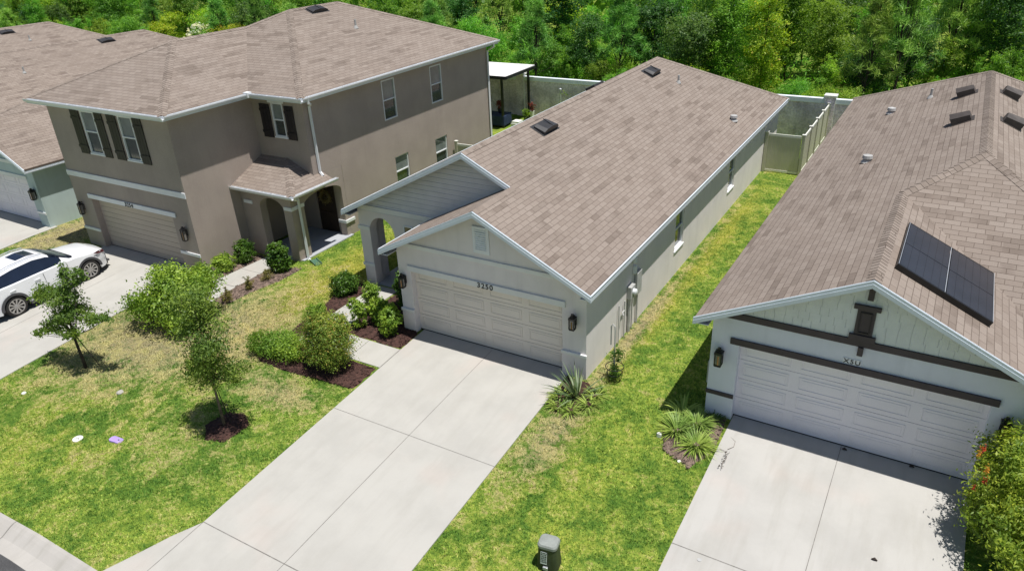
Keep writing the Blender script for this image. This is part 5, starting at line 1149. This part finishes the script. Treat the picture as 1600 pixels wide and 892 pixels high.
# ------------------------------------------------------------ white car on the left drive
def car():
    root = empty('car', (0, 0, 0), 0, 'white crossover car with a sunroof parked on the left drive facing the garage', 'car')
    fr = [0, .93, 3.72, 4.62]; R = .365
    def prof(x):
        ip = lambda xs_, ys_: float(np.interp(x, xs_, ys_))
        hood = ip([0, .08, .35, .8, 1.35, 1.6], [.62, .80, .93, 1.01, 1.08, 1.10]); belt = ip([0, .3, 1.3, 2.6, 4.0, 4.62], [.66, .84, 1.02, 1.08, 1.12, 1.02])
        roof = ip([1.3, 1.75, 2.15, 2.6, 3.3, 3.9, 4.25, 4.5, 4.62], [1.09, 1.36, 1.56, 1.64, 1.63, 1.56, 1.48, 1.20, 1.05])
        hw = ip([0, .1, .3, .7, 1.2, 2.3, 3.6, 4.2, 4.5, 4.62], [.50, .68, .83, .90, .925, .925, .93, .89, .80, .70]); rw_ = ip([1.3, 2.0, 2.6, 3.6, 4.3, 4.62], [.76, .66, .63, .61, .60, .62])
        sill = ip([0, .25, .6, 3.9, 4.4, 4.62], [.30, .22, .20, .20, .26, .38]); arch = 0
        for wx in (fr[1], fr[2]):
            d = abs(x-wx)
            if d < R+.075: arch = max(arch, .35+math.sqrt((R+.075)**2-d*d))
        return hood, belt, roof, hw, rw_, sill, arch
    xs_ = sorted(set(list(np.round(np.linspace(0, 4.62, 78), 3))+[.08, .3]))
    secs = []
    for x in xs_:
        hood, belt, roof, hw, rw_, sill, arch = prof(x); lo = max(sill, arch); cab = 1.3 <= x
        mid = max(lo+.02, (lo+belt)/2); b2 = max(belt, lo+.05)
        pts = [(hw*.965, lo), (hw*.995, max(lo+.01, min(.52, b2-.1))), (hw, mid), (hw*.975, b2)]
        if cab:
            g0 = (hw*.93, b2+.03); g1 = (rw_+.05, max(roof-.10, b2+.04)); pts += [g0, g1, (rw_, max(roof-.03, b2+.05)), (rw_*.55, roof-.003), (0, roof)]
        else: pts += [(hw*.93, max(b2+.01, hood-.06)), (hw*.80, hood-.02), (hw*.62, hood), (hw*.35, hood+.012), (0, hood+.018)]
        secs.append([(x, y, z) for y, z in pts])
    parts = {k: MB() for k in ('body', 'side_window', 'side_window_b', 'windshield', 'rear_window', 'sunroof')}
    def q(a, b_, c, d, nm):
        m = parts[nm]; m.poly([a, b_, c, d]); m = parts['side_window_b' if nm == 'side_window' else nm]; m.poly([(p[0], -p[1], p[2]) for p in (d, c, b_, a)])
    for i in range(len(secs)-1):
        x = (xs_[i]+xs_[i+1])/2
        for j in range(8):
            nm = 'body'
            if j == 4 and 1.75 < x < 4.05: nm = 'side_window'
            if 1.33 < x < 2.06 and j in (5, 6, 7): nm = 'windshield'
            if 4.22 < x < 4.52 and j in (5, 6, 7): nm = 'rear_window'
            if 2.28 < x < 2.95 and j in (6, 7): nm = 'sunroof' if j == 7 else ('sunroof' if 0 else 'body')
            q(secs[i][j], secs[i+1][j], secs[i+1][j+1], secs[i][j+1], nm)
    for s_, rev in ((secs[0], 0), (secs[-1], 1)):
        ring = s_+[(p[0], -p[1], p[2]) for p in s_[::-1][1:]]; parts['body'].poly(ring)
    me_m = {'side_window_b': 'glass_dk', 'body': 'carpaint', 'side_window': 'glass_dk', 'windshield': 'glass_dk', 'rear_window': 'glass_dk', 'sunroof': 'glass_dk'}
    for k, m in parts.items():
        o = m.build(k.replace('_b', '') if k == 'side_window_b' else k, M[me_m[k]], root, smooth=True, recalc=False); bm = bmesh.new(); bm.from_mesh(o.data); bmesh.ops.remove_doubles(bm, verts=bm.verts, dist=.0005); bmesh.ops.recalc_face_normals(bm, faces=bm.faces)
        bm.to_mesh(o.data); bm.free()
        md = o.modifiers.new('edge', 'EDGE_SPLIT'); md.split_angle = math.radians(38)
    b = MB(); b.box(.12, 4.5, -.70, .70, .20, .62); b.box(.5, 1.36, -.86, .86, .60, .74); b.box(3.3, 4.15, -.86, .86, .60, .78); b.build('underbody', M['black'], root)
    for sy in (-1, 1):
        for wx in (fr[1], fr[2]):
            w_ = MB((wx, sy*.80, .35), (1, 0, 0), (0, sy, 0)); n = 28; ring = []
            pr_ = [(R-.005, -.11), (R, -.07), (R, .07), (R-.012, .10), (R-.07, .115), (R-.105, .10), (R-.115, .0), (R-.115, -.11)]
            rr = [[w_.vert((r_*math.cos(2*math.pi*k/n), y, r_*math.sin(2*math.pi*k/n))) for k in range(n)] for r_, y in pr_]
            for i in range(len(rr)):
                for k in range(n): w_.f.append([rr[i][k], rr[i][(k+1) % n], rr[(i+1) % len(rr)][(k+1) % n], rr[(i+1) % len(rr)][k]]); w_.uv.append(None)
            wo = empty('wheel', (0, 0, 0)); wo.parent = root
            w_.build('tyre', M['rubber'], wo, smooth=True)
            g = MB((wx, sy*.80, .35), (1, 0, 0), (0, sy, 0)); r1 = R-.108
            g.tube([(0, .03, 0), (0, .085, 0), (0, .10, 0)], [.06, .055, .03], 12)
            for k in range(10):
                a = 2*math.pi*k/10; ca, sa_ = math.cos(a), math.sin(a); w1, w2 = .018, .032
                g.prism([(ca*.04-sa_*w1, .065, sa_*.04+ca*w1), (ca*.04+sa_*w1, .065, sa_*.04-ca*w1), (ca*r1+sa_*w2, .085, sa_*r1-ca*w2), (ca*r1-sa_*w2, .085, sa_*r1+ca*w2)], (0, .022, 0))
            ro, ri = r1+.012, r1-.014; A = [[g.vert((r_*math.cos(2*math.pi*k/n), y, r_*math.sin(2*math.pi*k/n))) for k in range(n)] for r_, y in ((ro, -.1), (ro, .108), (ri, .108), (ri, -.1))]
            for i in range(3):
                for k in range(n): g.f.append([A[i][k], A[i][(k+1) % n], A[i+1][(k+1) % n], A[i+1][k]]); g.uv.append(None)
            g.build('rim', M['rim'], wo)
            g = MB((wx, sy*.80, .35), (1, 0, 0), (0, sy, 0)); g.tube([(0, -.02, 0), (0, .0, 0)], r1, 24); g.build('brake_disc', M['black'], wo)
            c = MB((wx, 0, .35)); n2 = 22; ra, rb = R+.045, R+.125
            hwx = prof(wx)[3]; ins = []
            for r_ in (ra, rb):
                for yy in (hwx*.94, hwx+.012): ins.append([c.vert((r_*math.cos(math.pi*k/n2), sy*yy if r_ < rb else sy*(yy-.0), r_*math.sin(math.pi*k/n2)-.0)) for k in range(n2+1)])
            for (i, j) in ((0, 1), (1, 3), (3, 2), (2, 0)):
                for k in range(n2): c.f.append([ins[i][k], ins[i][k+1], ins[j][k+1], ins[j][k]]); c.uv.append(None)
            c.build('wheel_arch', M['cladding'], root)
        b = MB(U=(1, 0, 0), Nn=(0, sy, 0)); b.box(fr[1]+R+.1, fr[2]-R-.1, .86, .935, .19, .30); b.build('sill_cladding', M['cladding'], root, bevel=.01)
        b = MB((0, 0, 0), (1, 0, 0), (0, sy, 0)); b.prism([(.10, .70, .70), (.42, .872, .80), (.62, .905, .88), (.45, .87, .905), (.16, .72, .82)], (.0, .012, .0)); b.build('headlight', M['redlamp'], root)
        b = MB((0, 0, 0), (1, 0, 0), (0, sy, 0)); b.box(1.72, 1.95, .96, 1.13, 1.04, 1.18); b.box(1.80, 1.86, .90, .97, 1.05, 1.10); b.build('mirror', M['carpaint'], root, bevel=.03)
        for dx in (2.05, 2.92):
            b = MB((0, 0, 0), (1, 0, 0), (0, sy, 0)); b.box(dx+.62, dx+.82, .925, .95, .92, .95); b.build('door_handle', M['carpaint'], root, bevel=.008)
            b = MB((0, 0, 0), (1, 0, 0), (0, sy, 0)); b.box(dx-.40, dx-.392, .90, .931, .34, 1.03); b.build('door_seam', M['black'], root)
        b = MB(); b.tube([(2.2, sy*.60, 1.60), (2.6, sy*.595, 1.67), (3.4, sy*.585, 1.665), (3.95, sy*.58, 1.58)], .016, 6); b.build('roof_rail', M['alu'], root)
        b = MB((0, 0, 0), (1, 0, 0), (0, sy, 0)); b.prism([(4.40, .60, .95), (4.56, .74, .93), (4.50, .81, 1.06), (4.36, .80, 1.10)], (.03, .03, 0)); b.build('tail_light', M['redlamp'], root)
    b = MB(); b.box(-.035, .02, -.42, .42, .34, .60); b.build('grille', M['black'], root, bevel=.01)
    b = MB(); b.box(-.03, .3, -.60, .60, .22, .30); b.build('front_lip', M['cladding'], root, bevel=.02)
    b = MB(); b.box(1.30, 1.37, -.74, .74, 1.085, 1.105); b.build('cowl', M['black'], root)
    return root
cr = car(); q = lwd(-4.80, -1.0); cr.location = (q[0], q[1], Gf(q[0], q[1]-2.6)+.03); cr.rotation_euler = (0, -.068*.0, -math.pi/2+LA)
sl_ = math.atan(.068); cr.rotation_euler = (0, sl_, -math.pi/2+LA); cr.location = (q[0], q[1], Gf(*q)+.03)
# dark bin-like thing cut by the left frame edge at the kerb
b = MB(); b.tube([(0, 0, 0), (0, 0, .05), (0, 0, .42), (0, 0, .55), (0, 0, .60)], [.14, .15, .15, .11, .04], 14); o = b.build('street_bollard', M['bluecloth']); o.location = (-4.30, -10.42, -.86); tag(o, 'dark navy rounded object at the kerb, cut by the left edge', 'bollard')

# ------------------------------------------------------------ woods behind the wall
def wood_crown(kind, seed):
    rr = np.random.default_rng(seed)
    if kind == 'pine':
        m = 105; h = rr.uniform(.0, 1, m)**.8; th = rr.random(m)*6.283; r_ = (1.75*(1-h)+.25)*rr.uniform(.45, 1, m); c = np.stack([np.cos(th)*r_, np.sin(th)*r_, 2.6+h*4.4+rr.normal(size=m)*.1], 1)
        V = []
        n = 60; d = unit(rr.normal(size=(m*n, 3))+np.array([0, 0, .65])); o_ = np.repeat(c, n, 0)+rr.normal(size=(m*n, 3))*.07; L = rr.uniform(.22, .40, (m*n, 1)); s_ = unit(np.cross(d, rr.normal(size=(m*n, 3))))*.014
        A = np.stack([o_-s_, o_+s_, o_+d*L+s_*.4, o_+d*L-s_*.4], 1); return mesh_quads('pine_crown', A, M['w_pine']), c
    B = []
    if kind == 'round': 
        for _ in range(11): th = rr.random()*6.28; r_ = rr.uniform(.2, 1.5); B.append((r_*math.cos(th), r_*math.sin(th), rr.uniform(2.0, 4.6)-r_*.25, *(rr.uniform(.75, 1.25, 3)*[1, 1, .75])))
        n, ls, sh, up, asp = 9500, .075, .55, .6, .5
    elif kind == 'tall':
        for k in range(11): z = 1.6+k*.52; r_ = (1.35-abs(k-4)*.13)*.7; th = k*2.4; B.append((r_*.7*math.cos(th), r_*.7*math.sin(th), z, *(rr.uniform(.7, 1.05, 3)*[1, 1, .8])))
        n, ls, sh, up, asp = 9500, .078, .5, .5, .42
    elif kind == 'shrub':
        for _ in range(9): th = rr.random()*6.28; r_ = rr.uniform(.2, 1.3); B.append((r_*math.cos(th), r_*math.sin(th), rr.uniform(.7, 2.2)-r_*.3, *(rr.uniform(.6, .95, 3)*[1, 1, .9])))
        n, ls, sh, up, asp = 8500, .065, .45, .5, .32
    elif kind == 'feather':   # upright feathery cypress/willow growth
        for k in range(14): th = rr.random()*6.28; r_ = rr.uniform(0, 1.1); B.append((r_*math.cos(th), r_*math.sin(th), rr.uniform(.9, 3.6)-r_*.6, .35, .35, rr.uniform(.6, 1.0)))
        n, ls, sh, up, asp = 9000, .085, .2, .3, .2
    P, c = crown_pts(B, n, rr, 22, .17, sh); P[:, 2] = np.maximum(P[:, 2], .1); cc = np.array(B)[:, :3].mean(0)
    return P, c, cc, ls, up, asp
protos = {}
def proto(kind, mat, seed):
    key = (kind, mat, seed)
    if key in protos: return protos[key]
    rr = np.random.default_rng(seed+99)
    if kind == 'pine': me, c = wood_crown(kind, seed)
    else:
        P, c, cc, ls, up, asp = wood_crown(kind, seed); me = mesh_quads('crown', leaves(P, ls, rr, up, asp, cc), M[mat])
    b = MB(); H = float(c[:, 2].max()); j = lambda: rr.normal()*.06
    branch_mesh(b, [(0, 0, -.3), (j(), j(), H*.3), (j(), j(), H*.6), (j(), j(), H*.93)], c, .085 if kind == 'pine' else .055, rr, 34 if kind == 'pine' else 9, .2)
    tm = bpy.data.meshes.new('trunk'); tm.from_pydata(b.v, [], b.f); tm.materials.append(M['bark_d']); protos[key] = (me, tm); return protos[key]
def wtree(kind, mat, seed, x, y, s, sz, label, group=None, name=None, cat='tree'):
    me, tm = proto(kind, mat, seed); root = empty(name or {'pine': 'pine_tree', 'shrub': 'shrub', 'feather': 'feathery_tree'}.get(kind, 'tree'), (x, y, Gf(x, y)), random.random()*6.28, label, cat, group); root.scale = (s, s, sz)
    for nm, m in (('crown', me), ('trunk', tm)):
        o = bpy.data.objects.new(nm, m); COL.objects.link(o); o.parent = root
    return root
LBL = {('round', 'w_mid'): 'mid green broad crowned tree standing among the woods', ('round', 'w_dark'): 'dark green dense tree standing among the woods', ('tall', 'w_mid'): 'tall mid green tree standing among the woods', ('tall', 'w_dark'): 'tall dark green tree standing among the woods',
       ('shrub', 'w_lite'): 'light green bushy shrub growing in the woods', ('shrub', 'w_mid'): 'mid green bushy shrub growing in the woods', ('feather', 'w_lite'): 'light feathery young tree growing in the woods', ('feather', 'w_mid'): 'mid green feathery young tree growing in the woods', ('pine', 'w_pine'): 'young long needled pine standing in the woods', ('tall', 'w_lite'): 'tall light green tree standing among the woods', ('round', 'w_yel'): 'yellow green leafy tree standing among the woods'}
GRP = {k: v.split(' standing')[0].split(' growing')[0]+'s behind the wall' for k, v in LBL.items()}
placed = []
def inview(x, y, z, mg=.06):
    d = Vector((x, y, z))-CAM; zz = d.dot(FW)
    if zz < 1: return None
    return (.5+FPX*d.dot(RT)/zz/1600, .5-FPX*d.dot(UP)/zz/892)
def special(kind, mat, seed, x, y, s, sz, label, name=None, cat='tree'):
    placed.append((x, y, 1.6*s)); return wtree(kind, mat, seed, x, y, s, sz, label, None, name, cat)
special('pine', 'w_pine', 1, -11.6, 29.0, 1.0, .95, 'lone pine with a bare dark trunk behind the wall right of the patio cover', 'pine_tree')
special('pine', 'w_pine', 2, 8.5, 29.3, .95, .95, 'slim leaning pine left of the pair above the right roof', 'pine_tree')
special('pine', 'w_pine', 3, 9.7, 30.2, 1.15, 1.12, 'larger pine of the pair above the right roof', 'pine_tree')
special('round', 'w_dark', 4, -1.6, 31.0, 1.15, 1.1, 'broad dark green tree right above the middle roof end', 'oak_tree')
special('tall', 'w_yel', 5, 2.6, 31.0, 1.0, .95, 'tall yellow green tree with golden tips between the middle and right roofs', 'tree')
special('round', 'w_dark', 6, -43.5, 34.0, 1.35, 1.15, 'rounded very dark tree above the left roof ridge', 'oak_tree')
special('tall', 'w_dark', 8, -14.5, 38.5, 1.7, 1.35, 'tall dark broadleaf tree behind the lone pine', 'tree')
special('tall', 'w_dark', 9, 14.5, 36.5, 1.5, 1.3, 'deep green tree standing at the upper right', 'tree')
wf_ = special('shrub', 'w_lite', 7, -47.5, 31.0, 1.0, 1.2, 'shrub covered in white blossom above the far left roofs', 'flowering_shrub', 'shrub')
rr = np.random.default_rng(4); P, c = crown_pts([(0, 0, 2.3, 1.3, 1.3, .7)], 500, rr, 10, .08, .8); P[:, 2] = np.abs(P[:, 2]-1.6)+1.7; o = bpy.data.objects.new('blossom', mesh_quads('b', leaves(P, .14, rr, .8, .8), M['flower_w'])); COL.objects.link(o); o.parent = wf_
rr = np.random.default_rng(77)
kinds = [('shrub', 'w_lite', .22), ('shrub', 'w_mid', .14), ('feather', 'w_lite', .14), ('feather', 'w_mid', .12), ('round', 'w_mid', .14), ('round', 'w_dark', .07), ('tall', 'w_mid', .08), ('pine', 'w_pine', .06), ('round', 'w_yel', .03)]
kp = np.array([.20, .10, .22, .13, .12, .08, .05, .06, .04]); kp /= kp.sum(); k0 = np.array([.34, .14, .34, .10, 0, 0, 0, .04, .04]); kf = np.array([.06, .05, .06, .08, .24, .20, .26, .10, .02]); kf /= kf.sum()
count = 0
y = 27.9
while y < 82 and count < 285:
    step = 2.25+(y-27.9)*.135; x = -110+rr.random()*step
    while x < 34 and count < 285:
        px_, py_ = x+rr.normal()*.5, y+rr.normal()*.45; x += step*rr.uniform(.85, 1.15)
        sc = .78+(y-27.9)*.026+rr.normal()*.08; top = inview(px_, py_, 4.5*sc+1)
        if top is None or not (-.05 < top[0] < 1.05) or top[1] > .34: continue
        bot = inview(px_, py_, 0)
        if top[1] < -.25 or bot[1] < -.06: continue
        if any((px_-a)**2+(py_-b_)**2 < r_*r_ for a, b_, r_ in placed): continue
        k = kinds[rr.choice(len(kinds), p=k0 if y < 30.2 else (kp if y < 36 else kf))]; seed = int(rr.integers(3))+(0 if k[0] != 'pine' else 1)
        if k[0] != 'pine': seed += 10
        u_ = top[0]; where = 'above the far left roofs' if u_ < .17 else 'above the taupe house roof' if u_ < .44 else 'behind the white patio cover' if u_ < .56 else 'above the middle house roof' if u_ < .76 else 'left of the right house peak' if u_ < .93 else 'at the upper right corner'
        row = 'close to the wall' if py_ < 30.2 else 'in mid woods' if py_ < 38 else 'deep in the woods'
        base_ = LBL[(k[0], k[1])].split(' standing')[0].split(' growing')[0]
        wtree(k[0], k[1], seed, px_, max(27.6, py_), sc*rr.uniform(.85, 1.2), sc*rr.uniform(.8, 1.15), base_+' '+row+', '+where, 'woods: '+base_+' '+row+' '+where); count += 1
    y += step*.80
print('woods trees', count)
# undergrowth carpet behind the wall
rr = np.random.default_rng(31); n = 26000
X_ = rr.uniform(-60, 26, n); Y_ = 26.3+rr.random(n)**1.6*22; hh = (.35+.9*rr.random(n))*(1+.5*np.sin(X_*.9)*np.sin(Y_*1.3)); P = np.stack([X_, Y_, G(X_, Y_)+hh*rr.random(n)], 1)
o = bpy.data.objects.new('undergrowth', mesh_quads('undergrowth', leaves(P, .20, rr, .5, .35), M['w_mid'])); COL.objects.link(o); tag(o, 'thick green undergrowth filling the ground behind the boundary wall', 'undergrowth', kind='stuff')
n = 9000; X_ = rr.uniform(-95, 40, n); Y_ = 62+rr.random(n)*45; P = np.stack([X_, Y_, G(X_, Y_)+4.5*rr.random(n)+1.2*np.sin(X_*.7)*np.sin(Y_*.5)+1], 1)
o = bpy.data.objects.new('far_woods', mesh_quads('far_woods', leaves(P, .85, rr, .5, .6), M['w_mid'])); COL.objects.link(o); tag(o, 'far green canopy of the woods at the top of the view', 'woods', kind='stuff')

# ------------------------------------------------------------ lawn blades
rr = np.random.default_rng(8)
def inpoly(x, y, poly):
    ins = np.zeros(len(x), bool); n = len(poly)
    for i in range(n):
        x0, y0 = poly[i]; x1, y1 = poly[(i+1) % n]; c = (y0 > y) != (y1 > y)
        with np.errstate(divide='ignore', invalid='ignore'): ins ^= c & (x < (x1-x0)*(y-y0)/(y1-y0+1e-12)+x0)
    return ins
blk = [[(.09, -8.06), (5.06, -8.06), (5.06, .3), (.09, .3)], outl, [rw(0, -8.3), rw(5.02, -8.3), rw(5.02, .3), rw(0, .3)], [lwd(-6.22, -10.3), lwd(-.62, -10.3), lwd(-.62, .3), lwd(-6.22, .3)], [(-26.2, -10), (-20.53, -10), (-20.38, .8), (-26.2, .8)],
       [(-2.2, -1.94), (.11, -1.94), (.11, -.96), (-2.2, -.96)], [(-3.17, -1.94), (-2.19, -1.94), (-2.19, 1.9), (-3.17, 1.9)], [(-9.52, -1.6), (-8.13, -1.6), (-8.28, 2.9), (-9.22, 2.9)], [lwd(-.63, -1.99), (-9.5, -1.6), (-9.5, -.6), lwd(-.63, -.99)],
       [(-.45, 0), (5.6, 0), (5.6, 21.8), (-3.6, 21.8), (-3.6, 1.95), (-.45, 1.95)], [rw(-.66, 0), rw(9, 0), rw(9, 22.5), rw(-.66, 22.5)], [lwd(-7.05, 0), lwd(0, 0), lwd(0, 2.3), lwd(2.65, 2.3), lwd(2.65, 16.4), lwd(-7.05, 16.4)], [(-30, .6), (-20.56, .6), (-20.56, 22), (-30, 22)],
       [(.09, -1.97), (.09, -3.0), (-.54, -3.03), (-1.17, -3.04), (-1.74, -3.1), (-2.49, -3.15), (-3.46, -3.1), (-4.1, -2.76), (-4.1, -2.15), (-2.3, -1.97)], [(.09, -.95), (.09, -.1), (-.45, -.02), (-.45, 1.85), (-2.18, 1.9), (-2.18, -.95)], [(-3.2, -1.9), (-3.2, 1.85), (-3.9, 1.9), (-4.0, .8), (-3.7, -.3), (-3.7, -1.5)],
       [(5.08, -.05), (5.08, -1.5), (5.4, -1.48), (5.92, -1.34), (6.2, -.85), (6.15, -.45), (5.7, -.12)], [(-1.5, -5.35), (-1.6, -6.0), (-2.1, -6.12), (-2.48, -5.8), (-2.35, -5.25), (-1.9, -5.1)], [(-8.25, -.9), (-7.5, -1.0), (-7.0, 1.2), (-7.05, 2.2), (-8.25, 2.25)], [(-10.1, 2.6), (-10.1, -.6), (-9.5, -.55), (-9.25, 2.6)], [(9.3, .0), (8.72, -.02), (8.05, -.9), (8.35, -1.65), (9.0, -1.9), (9.37, -1.2)]]
def blades(regs, L, wd, per, seed):
    rr = np.random.default_rng(seed); XS, YS = [], []
    for (x0, x1, y0, y1, dens) in regs:
        n = int((x1-x0)*(y1-y0)*dens); XS.append(rr.uniform(x0, x1, n)); YS.append(rr.uniform(y0, y1, n))
    x, y = np.concatenate(XS), np.concatenate(YS); ok = np.ones(len(x), bool)
    for p in blk: ok &= ~inpoly(x, y, p)
    ok &= y > -9.93; x, y = x[ok], y[ok]
    d = np.stack([x-CAM.x, y-CAM.y, G(x, y)-CAM.z], 1); zz = d@np.array(FW); u = .5+FPX*(d@np.array(RT))/zz/1600; v = .5-FPX*(d@np.array(UP))/zz/892
    ok = (u > -.02) & (u < 1.02) & (v < 1.04); x, y = x[ok], y[ok]
    x = np.repeat(x, per)+rr.normal(size=len(x)*per)*.014; y = np.repeat(y, per)+rr.normal(size=len(y)*per)*.014; n = len(x)
    # clumpy height
    hh = L*(.55+.45*np.sin(x*7.1+np.sin(y*5.3)*2)*np.sin(y*8.3+np.sin(x*4.7)*2)*.6+.25*rr.random(n))
    th = rr.random(n)*6.283; lean = rr.uniform(.25, 1.2, n); dx, dy = np.cos(th)*np.sin(lean), np.sin(th)*np.sin(lean); z0 = G(x, y)-.004
    px, py = -np.sin(th)*wd, np.cos(th)*wd
    V = np.stack([np.stack([x-px, y-py, z0], 1), np.stack([x+px, y+py, z0], 1), np.stack([x+dx*hh, y+dy*hh, z0+np.cos(lean)*hh+.01], 1)], 1)
    return V
V = blades([(-12, 9.4, -9.93, 0, 620), (-8.5, -3.6, 0, 8, 480), (5.57, 8.8, 0, 14, 480), (5.57, 8.8, 14, 26, 200), (-20.5, -16.9, -10, 6, 260), (-8, -3.6, 8, 26, 100), (14.3, 17, -6, 1, 300)], .072, .0085, 3, 5)
print('blades', len(V))
o = bpy.data.objects.new('grass', mesh_quads('grass', V, M['blade'], 3)); COL.objects.link(o); tag(o, 'short patchy lawn grass, bright green with yellow and dry spots', 'grass', kind='stuff')
